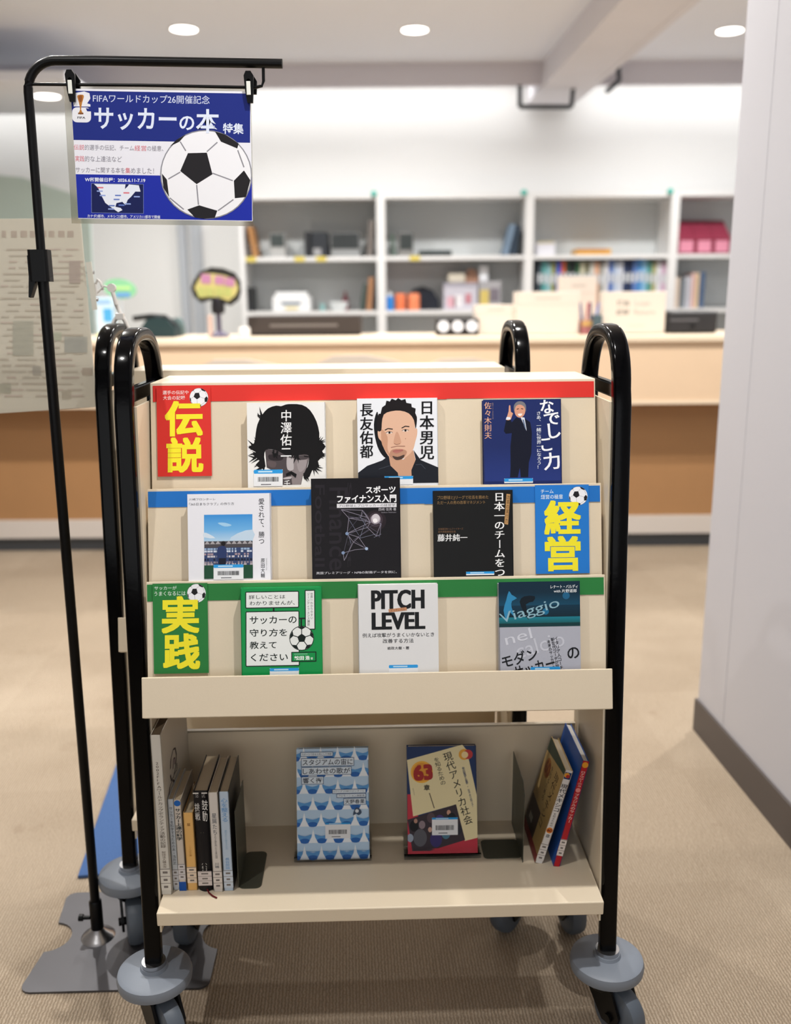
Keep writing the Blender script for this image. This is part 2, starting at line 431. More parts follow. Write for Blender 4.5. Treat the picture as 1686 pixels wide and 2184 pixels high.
def make_trolley(name, label, M, strips=True, rots=(38, 172, 32, -168)):
    root = thing(name, label, 'book trolley', M)
    for s in (-1, 1):
        x = s * .3955
        path = [(x, leg_y(.125) + .0, .125), (x, leg_y(.6), .6)]
        zt = 1.10; hw = .11
        path.append((x, leg_y(zt), zt))
        yc = leg_y(zt) + hw
        for i in range(1, 24):
            a = pi - pi * i / 24
            cx, cz = math.cos(a), math.sin(a); e = .78
            path.append((x, yc + .006 + hw * math.copysign(abs(cx) ** e, cx), zt + .114 * abs(cz) ** e))
        path += [(x, leg_y(zt) + .22, zt), (x, leg_y(.6) + .22, .6), (x, leg_y(.125) + .22, .125)]
        fr = MB(); fr.tube(path, .01, up=Vector((1, 0, 0)), sec=oval(.029, .023))
        fr.box((x - .008, leg_y(1.12), 1.108), (x + .008, leg_y(1.12) + .22, 1.132), bev=.003)
        fr.box((x - .008, leg_y(.21), .205), (x + .008, leg_y(.21) + .22, .235), bev=.003)
        f = fr.build('side_frame', BLACK, root)
        pn = MB(); q = [(leg_y(.21) - .006, .21), (leg_y(.21) + .215, .21), (leg_y(1.104) + .215, 1.104), (leg_y(1.104) + .008, 1.104)]
        Mx = Matrix(((0, 0, 1, 0), (1, 0, 0, 0), (0, 1, 0, 0), (0, 0, 0, 1)))
        x0 = s * .378
        pn.prism(q, min(x0, x0 + s * .004), max(x0, x0 + s * .004), M=Mx)
        pn.build('side_panel', CREAM, f)
        # casters
        for k, (yy, rot) in enumerate(((leg_y(.13), rots[0 if s < 0 else 2]), (leg_y(.13) + .22, rots[1 if s < 0 else 3]))):
            c = MB(); cm = T(x, yy, 0)
            c.lathe([(.0, .147), (.022, .147), (.024, .1415), (.056, .1395), (.0622, .136), (.0645, .128), (.0632, .118), (.058, .114), (.0, .111)], 40, M=cm)
            cb = c.build('caster', GREYRUB, root)
            sw = cm @ R(rot, 'Z')
            k_ = MB(); k_.lathe([(.018, .155), (.0205, .155), (.0205, .146), (.018, .146)], 24, M=cm)
            k_.build('collar', STEEL, cb)
            fk = MB(); fk.lathe([(.0, .112), (.034, .112), (.036, .095), (.03, .085), (.0, .085)], 28, M=sw)
            for e in (-1, 1):
                fk.prism([(-.036, .1), (.03, .1), (.008, .07), (-.018, .036), (-.05, .036), (-.056, .06)], e * .024 - .0025, e * .024 + .0025, M=sw @ Matrix(((0, 0, 1, 0), (1, 0, 0, 0), (0, 1, 0, 0), (0, 0, 0, 1))))
            fk.lathe([(.008, -.032), (.008, .032)], 16, M=sw @ T(0, -.034, .05) @ R(90, 'Y'))
            fk.build('fork', MATTEBLK, cb)
            wl = MB(); wl.lathe([(.018, -.017), (.04, -.017), (.047, -.014), (.05, -.006), (.05, .006), (.047, .014), (.04, .017), (.018, .017)], 40, M=sw @ T(0, -.034, .05) @ R(90, 'Y'))
            wl.build('wheel', TYRE, cb)
    W = .375
    for r in (1, 2, 3):
        y0, z0, zf = ROW[r]
        yb = y0 - LEAN * (z0 - zf)
        nxt = {1: ROW[2][0] - LEAN * (ROW[2][1] - zf) + .003, 2: ROW[3][0] - LEAN * (ROW[3][1] - zf) + .003, 3: -.002}[r]
        wd = W - .0005 * r
        d = MB(); th = .003
        v = [(y0, z0), (y0 + th, z0), (yb + th, zf - .003), (nxt - .001, zf - .003), (nxt - .001, zf), (yb, zf)]
        d.prism(v, -wd, wd, M=Matrix(((0, 0, 1, 0), (1, 0, 0, 0), (0, 1, 0, 0), (0, 0, 0, 1))))
        pan = d.build('display_panel', CREAM, root)
        if strips:
            col, nm, hh = {1: ('#d8332c', 'red', .0305), 2: ('#1f6fc0', 'blue', .0295), 3: ('#2a7a3c', 'green', .031)}[r]
            L = math.sqrt(1 + LEAN * LEAN)
            Mp = T(0, y0, z0) @ R(-LA, 'X')
            st = MB(); xs = [-wd + .004, -.02, .12, wd - .004] if r == 1 else [-wd + .001, .08, wd - .004]
            for i, (a, bb) in enumerate(zip(xs[:-1], xs[1:])):
                st.box((a, -.0007 - .0002 * (i % 2), -hh - .0008 * (i % 2)), (bb + .002, -.0003, -.0035), col, M=Mp)
            st.build('paper_strip', PAPER, pan, nm + ' paper strip along the top edge')
    tb = MB(); tb.box((-W, .191, 1.130), (W, .345, 1.134), bev=.001); tb.build('top_board', CREAM, root)
    lp = MB()
    lp.box((-W, -.004, .621), (W, 0, .686), bev=.0012, M=T(0, 0, .621) @ R(-12, 'X') @ T(0, -.0105, -.621)); lp.box((-W + .002, -.008, .621), (W - .002, .03, .624))
    lp.build('front_lip', CREAM, root)
    sh = MB(); sh.box((-W, -.018, .25), (W, .24, .275), bev=.002)
    sh.build('bottom_shelf', CREAM, root)
    bk = MB(); bk.box((-W, .238, .272), (W, .242, .477)); bk.box((-W, .238, .474), (W, .246, .478))
    bk.build('back_panel', CREAM, root)
    rp = MB(); rp.box((-W, .0, .66), (W, .003, 1.131), M=T(0, leg_y(.66) + .205, 0) @ T(0, 0, .66) @ R(-4.35, 'X') @ T(0, 0, -.66)); rp.build('rear_shade_panel', CREAM, root)  # unseen rear sheet, added to shade the lower back panel's top edge
    return root
T1 = make_trolley('book_trolley', 'cream book trolley with red, blue and green strips, full of displayed books', TW)
T2 = make_trolley('book_trolley', 'second cream book trolley with black frame, close behind the one with coloured strips', TW @ T(-.112, .288, 0), strips=False, rots=(18, 175, -40, 190))

# ------------------------------------------------------------------ books on display
BLUEBAND = '#2f9be0'
def book(name, label, M, w, h, t, cover, spine=None, group=None, spine_side=-1, round_spine=False, pages='#d9cdb6'):
    """origin at the middle of the bottom of the front cover; cover faces -y, thickness goes to +y"""
    r = thing(name, label, 'book', M, group)
    ct = .0012; sp = spine or cover
    a, b = -w / 2, w / 2
    cv = MB()
    cv.box((a, 0, 0), (b, ct, h), cover); cv.box((a, t - ct, 0), (b, t, h), sp)
    xs = a if spine_side < 0 else b
    cv.box((min(xs, xs - spine_side * ct), 0, 0), (max(xs, xs - spine_side * ct), t, h), sp)
    MB_p = MB().box((a + .0015 if spine_side < 0 else a + .003, ct, .002), (b - .003 if spine_side < 0 else b - .0015, t - ct, h - .0015), pages)
    return r, cv, MB_p
def barcode(r, A, x0, y0, x1, y1, band_h, full=True):
    """library label: blue head band, white body, bars"""
    mb = MB(); B = Art(mb, A.M, A.q, A.w, A.h, .000007, A.z + .00004)
    B.rect(x0, y0, x1, y1, '#e9ebee'); B.poly(rrect(x0, y0, x1, y0 + band_h, band_h * .3), BLUEBAND)
    B.lines(x0 + (x1 - x0) * .15, y0 + band_h * .3, x0 + (x1 - x0) * .85, y0 + band_h * 1.1, 1, '#bfe0f4')
    if full:
        hh = y1 - y0
        B.bars(x0 + (x1 - x0) * .14, y0 + hh * .44, x1 - (x1 - x0) * .14, y0 + hh * .72)
        B.lines(x0 + (x1 - x0) * .25, y0 + hh * .86, x1 - (x1 - x0) * .25, y0 + hh * .96, 1, '#6a6a70')
    mb.build('barcode_label', PRINT, r, 'white barcode label with a blue head band')

def row_matrix(row, x, off):
    y0, z0, zf = ROW[row]
    zb = zf + .002
    return TW @ T(x, y0 - off - LEAN * (z0 - zb), zb) @ R(-LA, 'X')
CL = math.cos(math.radians(LA))
def rowbook(row, x, ztop, w, hvis, t, off, q, cover, label, **k):
    h = (ztop - ROW[row][2] - .002) / CL
    M = row_matrix(row, x, off)
    r, cv, pg = book('soccer_book', label, M, w, h, t, cover, group='soccer books displayed face out', **k)
    return r, cv, pg, Art(cv, T(0, 0, h), q, w, hvis)
def done(r, cv, pg, mat=PRINT): cv.build('cover', mat, r); pg.build('page_block', PAPER, r)

# row 1 ---------------------------------------------------------------
r, cv, pg, A = rowbook(1, -.147, 1.102, .130, .137, .017, .0185, (908, 236, 1578, 940, 920, 1593), '#ecebe8', 'white book showing a black mop of hair over a grey face, beside the red card', spine_side=1)
hair = [(1290, 250), (1380, 258), (1450, 305), (1505, 400), (1530, 500), (1532, 560), (1585, 615), (1555, 655), (1570, 690), (1520, 740), (1530, 790), (1470, 820), (1450, 870), (1405, 895), (1398, 850), (1430, 790), (1440, 740), (1440, 695), (1400, 680), (1330, 690), (1250, 690), (1180, 650), (1120, 635), (1070, 640), (1058, 700), (1070, 780), (1040, 800), (985, 765), (1018, 730), (972, 690), (985, 655), (922, 618), (972, 580), (985, 500), (1000, 420), (1040, 340), (1090, 285), (1160, 262), (1200, 268), (1240, 254)]
A.poly([(1065, 630), (1450, 680), (1425, 800), (1390, 870), (1375, 940), (1215, 940), (1215, 880), (1140, 820), (1080, 790)], '#4d4547')
A.poly([(1250, 690), (1440, 690), (1418, 800), (1385, 880), (1370, 940), (1300, 940), (1290, 860), (1262, 780)], '#8b8182')
A.poly([(1258, 690), (1300, 690), (1312, 790), (1300, 815), (1262, 812), (1250, 760)], '#b9b2b3', 3)
A.poly([(1340, 740), (1420, 730), (1408, 800), (1360, 830)], '#9d9495', 3)
A.poly([(1330, 698), (1430, 692), (1425, 722), (1340, 728)], '#4a4345', 3); A.poly([(1100, 680), (1215, 690), (1205, 730), (1110, 725)], '#2c2528', 3)
A.poly([(1085, 735), (1160, 745), (1150, 790), (1100, 780)], '#5f5354', 3)
A.poly(hair, '#100e0f', 2)
rnd = random.Random(5)
for x, y, a0, n_ in ((985, 600, 200, 9), (1000, 690, 175, 9), (1050, 770, 130, 7), (1530, 590, -20, 9), (1520, 680, 10, 9), (1480, 790, 40, 8), (1420, 860, 70, 6), (1030, 350, 215, 5), (1150, 650, 95, 8), (1330, 680, 90, 9)):
    for i in range(n_):
        a = math.radians(a0 + rnd.uniform(-45, 45)); L_ = rnd.uniform(35, 78); bx, by = x + rnd.uniform(-22, 22), y + rnd.uniform(-26, 26)
        A.poly([(bx - 9 * math.sin(a), by + 9 * math.cos(a)), (bx + L_ * math.cos(a), by + L_ * math.sin(a)), (bx + 9 * math.sin(a), by - 9 * math.cos(a))], '#100e0f')
A.poly([(1245, 845), (1290, 822), (1338, 850), (1330, 880), (1290, 850), (1250, 866)], '#0d0b0c')
A.poly([(1225, 880), (1290, 868), (1285, 890), (1230, 893)], '#b9b1b2', 2)
A.vtext('中澤佑二', 1196, 298, 1296, 712, '#eeeeee', .01)
A.text('千', 1230, 900, 1282, 960, '#eeeeee', .01)
for x, y in ((1270, 700), (1400, 695)): A.line([(x, y), (x + 40, y + 4)], 7, '#171415')
barcode(r, A, 970, 808, 1218, 950, 34); done(r, cv, pg)

r, cv, pg, A = rowbook(1, .038, 1.107, .134, .142, .017, .0185, (588, 240, 1413, 1125, 598, 1424), '#e8eaef', 'white book with a colour portrait of a person in a black shirt, top row', spine_side=1)
A.poly([(800, 380), (768, 450), (762, 560), (785, 700), (825, 800), (880, 860), (905, 830), (845, 700), (815, 560)], '#121216', 3)
A.poly([(912, 815), (1060, 880), (1165, 780), (1190, 890), (1155, 1000), (1150, 1060), (1020, 1060), (950, 960), (920, 930)], '#c99c80')
A.poly([(598, 1125), (598, 1010), (690, 940), (845, 885), (912, 835), (930, 940), (1005, 1015), (1025, 1125)], '#1a1d25')
A.poly([(1424, 1125), (1424, 965), (1240, 885), (1168, 782), (1190, 880), (1145, 990), (1150, 1125)], '#1a1d25')
A.line([(810, 975), (925, 940)], 4, '#4a505c'); A.line([(1190, 935), (1245, 930), (1290, 980)], 4, '#4a505c')
A.poly([(832, 480), (860, 400), (940, 370), (1030, 365), (1120, 395), (1180, 460), (1182, 550), (1205, 560), (1205, 620), (1188, 685), (1165, 770), (1120, 830), (1060, 868), (985, 880), (915, 845), (865, 765), (838, 690), (808, 650), (800, 580), (830, 560)], '#dfb499', 3)
A.poly([(840, 560), (900, 640), (900, 760), (930, 850), (870, 770), (838, 690)], '#c8977a', 3)
A.poly([(925, 800), (960, 770), (1050, 770), (1100, 800), (1060, 866), (985, 880), (920, 845)], '#b98b72', 3)
A.poly([(950, 840), (1005, 850), (1075, 828), (1050, 872), (985, 882)], '#4a3a34', 3)
A.poly([(798, 575), (796, 470), (810, 400), (830, 400), (845, 335), (880, 310), (890, 265), (925, 275), (945, 245), (985, 262), (1010, 240), (1045, 262), (1085, 250), (1095, 290), (1145, 300), (1150, 335), (1190, 350), (1185, 395), (1203, 440), (1200, 510), (1188, 560), (1172, 470), (1120, 400), (1030, 370), (935, 376), (862, 410), (842, 500), (836, 575)], '#1a1517', 2)
for a in (((872, 572), (905, 555), (955, 562)), ((1045, 552), (1085, 532), (1125, 538))): A.line(a, 11, '#2c211f')
for x, y in ((918, 598), (1083, 578)):
    A.poly([(x - 34, y + 2), (x, y - 12), (x + 34, y), (x, y + 11)], '#efe2da', 2); A.circ(x + 2, y, 11, '#1a1210'); A.line([(x - 36, y), (x, y - 13), (x + 36, y - 2)], 5, '#2a1c1a')
A.poly([(985, 600), (1010, 600), (1040, 690), (1030, 712), (990, 718), (962, 700)], '#cd9d82', 3)
A.line([(968, 712), (992, 722), (1030, 714)], 5, '#8e6150')
A.line([(935, 752), (1000, 738), (1080, 740)], 9, '#a87c68')
A.poly([(950, 790), (985, 772), (1010, 776), (1050, 770), (1062, 785), (1010, 808), (975, 808)], '#b5746a', 2); A.line([(955, 790), (1058, 784)], 4, '#7c453f')
A.circ(1085, 662, 4, '#9c6b55')
A.vtext('長友佑都', 616, 285, 754, 862, '#101014', .006, serif=.018); A.vtext('日本男児', 1228, 262, 1382, 884, '#101014', .006, serif=.018)
barcode(r, A, 868, 1050, 1162, 1140, 32, False); A.line([(1030, 1122), (1130, 1122)], 7, '#333333')
done(r, cv, pg)

r, cv, pg, A = rowbook(1, .247, 1.103, .131, .137, .017, .0185, (480, 190, 1088, 835, 484, 1088), '#1f2c62', 'navy book showing a person in a dark suit with one finger raised, top row', spine_side=1)
A.grad(490, 560, 1080, 835, '#1f2c62', '#26377a')
A.poly([(640, 440), (660, 345), (692, 345), (702, 372), (738, 332), (780, 352), (800, 340), (846, 372), (858, 450), (852, 620), (832, 690), (826, 805), (768, 805), (762, 730), (745, 805), (685, 805), (690, 720), (690, 560), (702, 455), (655, 460)], '#121526')
A.poly([(770, 330), (802, 335), (818, 440), (800, 400)], '#d8dde6'); A.poly([(784, 348), (797, 352), (815, 440), (800, 410)], '#5f6f8c')
A.poly([(662, 352), (668, 318), (678, 285), (682, 240), (692, 240), (696, 288), (712, 298), (704, 322), (692, 350)], '#d99f83', 2); A.poly([(656, 350), (694, 348), (690, 330), (662, 328)], '#e3e6ee')
A.circ(766, 280, 42, '#d59a80', 55)
A.poly([(722, 285), (720, 240), (745, 210), (785, 208), (812, 235), (812, 290), (800, 250), (765, 232), (735, 245)], '#77777c', 3)
A.line([(742, 268), (758, 264)], 6, '#3c2a26'); A.line([(775, 264), (792, 267)], 6, '#3c2a26'); A.poly([(750, 305), (785, 303), (775, 320), (758, 320)], '#f2e6e0', 2)
A.vtext('佐々木則夫', 488, 208, 546, 500, '#d9a58b', .0, serif=.012)
for g, x0, y0, x1, y1 in (('な', 925, 195, 1030, 305), ('で', 955, 300, 1075, 395), ('し', 985, 380, 1078, 500), ('こ', 930, 500, 1010, 600), ('力', 945, 612, 1072, 748)):
    A.text(g, x0, y0, x1, y1, '#f2f4f8', .012, rot=-6, serif=.012)
A.vtext('さあ、一緒に世界一になろう！', 893, 285, 931, 742, '#e4e8f0', 0, serif=.012)
A.vtext('監督サッカー日本女子代表', 549, 215, 562, 345, '#8d7d84')
barcode(r, A, 640, 813, 862, 850, 26, False); done(r, cv, pg)

# row 2 ---------------------------------------------------------------
r, cv, pg, A = rowbook(2, -.239, .962, .134, .138, .016, .0172, (399, 1020, 1110, 1745, 412, 1118), '#e9e9ef', 'white book with a photo of a person seen from behind at a stadium', spine_side=1)
A.text('川崎フロンターレ', 415, 1055, 640, 1075, '#55555c'); A.text('「365日まちクラブ」の作り方', 415, 1094, 800, 1118, '#55555c')
A.vtext('愛されて、勝つ', 1008, 1062, 1062, 1458, '#2a2a30', .004); A.vtext('原田大輔', 1026, 1575, 1064, 1745, '#2a2a30', .004); A.vtext('HARADADAISUKE', 1070, 1575, 1084, 1680, '#77777c')
A.grad(543, 1198, 957, 1330, '#3a90d8', '#6fb2e6'); A.grad(543, 1330, 959, 1430, '#6fb2e6', '#b6d4ea')
A.poly([(543, 1390), (543, 1350), (590, 1365), (640, 1400)], '#d5e2ee', 2); A.poly([(760, 1420), (830, 1360), (957, 1330), (958, 1420)], '#c3d8ea', 2); A.poly([(660, 1270), (720, 1268), (780, 1290), (720, 1300)], '#a5d0ee', 3)
A.rect(545, 1425, 958, 1480, '#4c484c')
for i in range(9): A.poly([(548 + i * 46, 1450), (570 + i * 46, 1420), (592 + i * 46, 1450)], '#a9a5a8')
A.rect(545, 1480, 958, 1630, '#34456e')
rnd = random.Random(3)
for j, (yy, c1) in enumerate(((1492, '#9ab3cf'), (1512, '#cfd6e4'), (1536, '#a58f98'), (1556, '#c9c4cc'), (1582, '#1d2235'), (1606, '#8f8590'), (1622, '#b0a6ac'))):
    for i in range(16):
        if rnd.random() < .8: A.rect(546 + i * 26, yy - 8, 546 + i * 26 + rnd.randint(10, 24), yy + 8, c1)
A.rect(545, 1630, 960, 1745, '#1e4a33')
A.poly([(655, 1500), (675, 1470), (725, 1470), (738, 1530), (730, 1620), (662, 1620)], '#2b3a66', 2); A.poly([(668, 1570), (732, 1570), (728, 1640), (672, 1640)], '#15182a'); A.circ(708, 1444, 19, '#1a1618')
barcode(r, A, 625, 1625, 880, 1752, 28); done(r, cv, pg)

r, cv, pg, A = rowbook(2, -.033, .984, .145, .157, .016, .0172, (107, 1085, 1030, 2085, 124, 1034), '#151216', 'black book with a glowing wire figure, taller than its neighbours, in the middle row', spine_side=1)
for tx, x, y0, y1, ww in (('Sport', 500, 1130, 2010, 60), ('Finance', 390, 1180, 2040, 190), ('Football', 200, 1150, 2000, 100)):
    L = y1 - y0; A.text(tx, x - L / 2, (y0 + y1) / 2 - ww / 2, x + L / 2, (y0 + y1) / 2 + ww / 2, '#242026', .01, rot=90)
A.circ(775, 1530, 110, '#261d22'); A.circ(775, 1520, 75, '#40343c')
net = dict(a=(420, 1410), b=(640, 1420), c=(700, 1500), d=(500, 1500), e=(480, 1660), f=(690, 1600), g=(780, 1690), h=(830, 1560), i=(545, 1750), j=(600, 1700), k=(680, 1820), l=(440, 1860), m=(560, 1830), n=(720, 1545), o=(820, 1680), p=(620, 1500), q=(450, 1940))
for e in 'ab bc ad dn ed en fe fn gf gh hn oh og ei ej jk ik ie mk lm lq qi dp pn bp ac cn bn nf ij'.split(): A.line([net[e[0]], net[e[1]]], 5, '#8d8796')
rnd = random.Random(9); ks = list(net)
for i in range(46):
    a, b = rnd.choice(ks), rnd.choice(ks)
    if a != b and (Vector(net[a]) - Vector(net[b])).length < 230: A.line([(net[a][0] + rnd.uniform(-25, 25), net[a][1] + rnd.uniform(-25, 25)), (net[b][0] + rnd.uniform(-25, 25), net[b][1] + rnd.uniform(-25, 25))], 2.6, rnd.choice(('#6d6a7c', '#8a8fa6', '#5b586a')))
for k in 'ekl': A.circ(*net[k], 17, '#7f93b4')
A.circ(*net['k'], 14, '#a9bcd6'); A.circ(775, 1515, 52, '#9d939c'); A.circ(778, 1505, 40, '#cdc6cc', 46); A.circ(770, 1530, 24, '#f2eef0')
A.text('スポーツ', 675, 1170, 985, 1245, '#f4f4f6', .03); A.text('ファイナンス入門', 378, 1258, 992, 1342, '#f4f4f6', .03)
A.rect(376, 1350, 993, 1392, '#e3e2e6'); A.text('プロ野球とプロサッカーの経営学', 392, 1357, 978, 1385, '#2a2830')
A.text('西崎 信男 著', 806, 1398, 988, 1428, '#c8c6cc'); A.text('Nobuo Nishizaki', 835, 1438, 988, 1452, '#8d8a92')
A.text('英国プレミアリーグ・NPBの財務データを例に、', 165, 2053, 990, 2080, '#dddce2')
done(r, cv, pg)

r, cv, pg, A = rowbook(2, .159, .962, .130, .137, .016, .0172, (90, 905, 710, 1560, 93, 712), '#141414', 'black book with white upright title and small brown lines, beside the blue card', spine_side=1)
A.text('プロ野球とJリーグで社長を務めた', 120, 945, 520, 978, '#8d7048', serif=.01); A.text('ただ一人の男の改革マネジメント', 120, 985, 495, 1012, '#8d7048', serif=.01)
A.text('北海道日本ハムファイターズ', 125, 1196, 320, 1212, '#7d5c40'); A.text('前代表取締役社長', 125, 1218, 262, 1235, '#7d5c40')
A.text('藤井純一', 120, 1245, 352, 1302, '#ececec', .004, serif=.014); A.vtext('日本一のチームをつくる', 562, 922, 648, 1735, '#f0f0f0', .004, serif=.016)
A.poly([(662, 936), (692, 940), (672, 1178), (642, 1172)], '#b98f5c'); A.vtext('改革の実行力', 655, 945, 682, 1165, '#33261a', rot=5)
barcode(r, A, 340, 1542, 560, 1570, 18, False); done(r, cv, pg)

# row 3 ---------------------------------------------------------------
r, cv, pg, A = rowbook(3, -.155, .818, .129, .138, .019, .0198, (866, 138, 1548, 858, 878, 1552), '#12924a', 'green book with white speech panels and a small football, beside the green card', pages='#f2f2f0')
K = '#101c18'; Wt = '#e9ece9'
A.rect(1140, 300, 1154, 340, K); A.rect(1355, 392, 1420, 404, K); A.rect(1372, 395, 1386, 480, K)
A.frame(908, 166, 1362, 308, 8, Wt, K, 12); A.frame(910, 332, 1364, 796, 8, Wt, K, 12); A.frame(1410, 160, 1498, 494, 8, Wt, K, 8)
A.text('詳しいことは', 938, 196, 1245, 230, K, .006); A.text('わかりませんが、', 944, 246, 1326, 282, K, .006)
for s, a, b, c, d in (('サッカーの', 945, 375, 1340, 440), ('守り方を', 945, 480, 1260, 545), ('教えて', 945, 585, 1170, 648), ('ください', 955, 688, 1265, 752)): A.text(s, a, b, c, d, K, .012)
A.vtext('世界一わかりやすい', 1457, 183, 1480, 408, K); A.vtext('ゾーンディフェンス講座', 1429, 183, 1452, 462, K)
A.circ(1382, 564, 104, K); A.circ(1382, 564, 98, Wt)
import math as _m
for i in range(5):
    a = -pi / 2 + i * 2 * pi / 5; b = a + pi / 5
    A.line([(1382 + 26 * _m.cos(a), 564 + 26 * _m.sin(a)), (1382 + 96 * _m.cos(a), 564 + 96 * _m.sin(a))], 7, K)
    A.poly([(1382 + 72 * _m.cos(a), 564 + 72 * _m.sin(a)), (1382 + 98 * _m.cos(a - .36), 564 + 98 * _m.sin(a - .36)), (1382 + 99 * _m.cos(a), 564 + 99 * _m.sin(a)), (1382 + 98 * _m.cos(a + .36), 564 + 98 * _m.sin(a + .36))], K)
A.poly([(1382 + 38 * _m.cos(-pi / 2 + i * 2 * pi / 5), 564 + 38 * _m.sin(-pi / 2 + i * 2 * pi / 5)) for i in range(5)], K)
A.frame(1294, 678, 1504, 762, 8, '#12924a', K); A.text('松田', 1318, 712, 1400, 748, '#f0f4f0', .03); A.text('浩', 1410, 712, 1448, 748, '#f0f4f0', .03); A.text('著', 1455, 726, 1475, 746, '#f0f4f0'); A.lines(1318, 694, 1478, 706, 1, '#8fc6a6')
barcode(r, A, 1113, 812, 1357, 872, 26, False); done(r, cv, pg)

r, cv, pg, A = rowbook(3, .033, .820, .129, .141, .018, .019, (166, 70, 612, 558, 169, 615), '#dfdfdf', 'plain white book with heavy black capitals PITCH LEVEL, lowest display row', pages='#f4f2ec')
A.text('PITCH', 243, 100, 535, 208, '#15171a', .02, serif=.03); A.text('LEVEL', 245, 226, 538, 322, '#15171a', .02, serif=.03)
A.poly([(336, 208), (436, 198), (440, 216), (338, 226)], '#c08a66'); A.text('ピッチレベル', 350, 205, 428, 219, '#6e4023', rot=-5)
A.text('例えば攻撃がうまくいかないとき', 190, 340, 590, 364, '#2b2b30', .004); A.text('改善する方法', 303, 373, 475, 397, '#2b2b30', .004); A.text('岩政大樹・著', 328, 417, 450, 434, '#2b2b30', .01)
barcode(r, A, 336, 520, 498, 562, 18, False); A.rect(347, 553, 486, 558, '#222222'); done(r, cv, pg)

r, cv, pg, A = rowbook(3, .262, .818, .132, .142, .018, .019, (958, 70, 1412, 552, 962, 1416), '#adafba', 'grey book with a dark teal match photo above a slanted black title', pages='#d8d4cc')
A.rect(950, 60, 1420, 308, '#0c2a3c'); A.grad(950, 120, 1420, 190, '#0c2a3c', '#124660'); A.grad(950, 190, 1420, 262, '#0e3348', '#0d2530'); A.grad(950, 255, 1420, 290, '#1c7c8e', '#155a5e'); A.rect(950, 288, 1420, 308, '#10383c')
A.poly([(985, 215), (1000, 160), (1015, 110), (1030, 130), (1060, 150), (1032, 165), (1030, 200), (1050, 260), (1020, 225), (1000, 265)], '#2f86b4', 2)
A.poly([(1075, 170), (1100, 140), (1160, 140), (1150, 170), (1110, 185), (1125, 270), (1095, 220)], '#081722', 2); A.circ(1335, 140, 20, '#1d5f86'); A.circ(1220, 225, 18, '#1a6a92')
A.text('Viaggio', 958, 190, 1302, 262, '#8db4c2', rot=-15); A.text('nel', 990, 330, 1142, 390, '#cfd1da', rot=-14); A.text('calcio', 1050, 365, 1325, 450, '#c4c6d0', rot=-15)
A.text('レナート・バルディ', 1248, 80, 1400, 100, '#eef2f4', .01); A.text('with 片野道郎', 1266, 104, 1394, 123, '#eef2f4', .006)
A.text('モダン', 972, 442, 1176, 512, '#121418', .015, rot=-14); A.text('サッカー', 1040, 500, 1272, 572, '#121418', .015, rot=-14); A.text('の', 1340, 425, 1408, 488, '#121418', .015, rot=-14)
A.vtext('イタリア人コーチが教える', 1288, 362, 1312, 640, '#1a1c22', .01, rot=-10); A.vtext('新世代コーチが説く', 1262, 368, 1284, 560, '#1a1c22', .01, rot=-10); A.vtext('未来のサッカーの', 1240, 380, 1260, 545, '#1a1c22', .01, rot=-10)
barcode(r, A, 1134, 530, 1300, 566, 20, False); done(r, cv, pg)

# header cards taped over the strips ----------------------------------
def card(row, x, ztop, w, hh, q, col, label, off=.003):
    y0, z0, zf = ROW[row]
    M = TW @ T(x, y0 - off - LEAN * (z0 - ztop), ztop) @ R(-LA, 'X')
    r = thing('header_card', label, 'sign', M, 'category cards taped to the trolley')
    mb = MB(); mb.box((-w / 2, 0, -hh), (w / 2, .0008, 0), col)
    return r, mb, Art(mb, T(0, 0, 0), q, w, hh)
Y = '#f2e530'
r, mb, A = card(1, -.319, 1.128, .090, .150, (138, 105, 603, 880, 155, 605), '#d8332c', 'red card with yellow lettering 伝説 and a football, taped in the top row')
A.text('選手の伝記や', 192, 137, 415, 172, '#f3d3cf', .012); A.text('大会の記録', 195, 182, 385, 218, '#f3d3cf', .012)
A.text('伝', 222, 238, 524, 525, Y, .031); A.text('説', 235, 552, 526, 840, Y, .031); A.ball(503, 199, 80); A.text('伝', 222, 238, 524, 525, Y, .031)
mb.build('card', PAPER, r)
r, mb, A = card(2, .308, .966, .0895, .147, (884, 855, 1308, 1558, 884, 1303), '#2278cc', 'blue card with yellow lettering 経営 and a football, right end of the middle row')
A.text('チーム', 930, 890, 1030, 920, '#d6e6f5', .01); A.text('経営の極意', 930, 930, 1103, 966, '#d6e6f5', .01)
A.ball(1224, 944, 74); A.text('経', 962, 985, 1234, 1240, Y, .031); A.text('営', 965, 1268, 1226, 1530, Y, .031)
mb.build('card', PAPER, r)
r, mb, A = card(3, -.319, .8225, .0882, .146, (136, 95, 603, 858, 154, 605), '#2a7a3c', 'green card with yellow lettering 実践 and a football, lowest display row')
A.text('サッカーが', 152, 116, 342, 148, '#d5e8d8', .008); A.text('うまくなるには', 152, 160, 418, 198, '#d5e8d8', .008)
A.ball(510, 181, 80); A.text('実', 225, 212, 522, 508, Y, .031); A.text('践', 238, 528, 526, 815, Y, .031)
mb.build('card', PAPER, r)

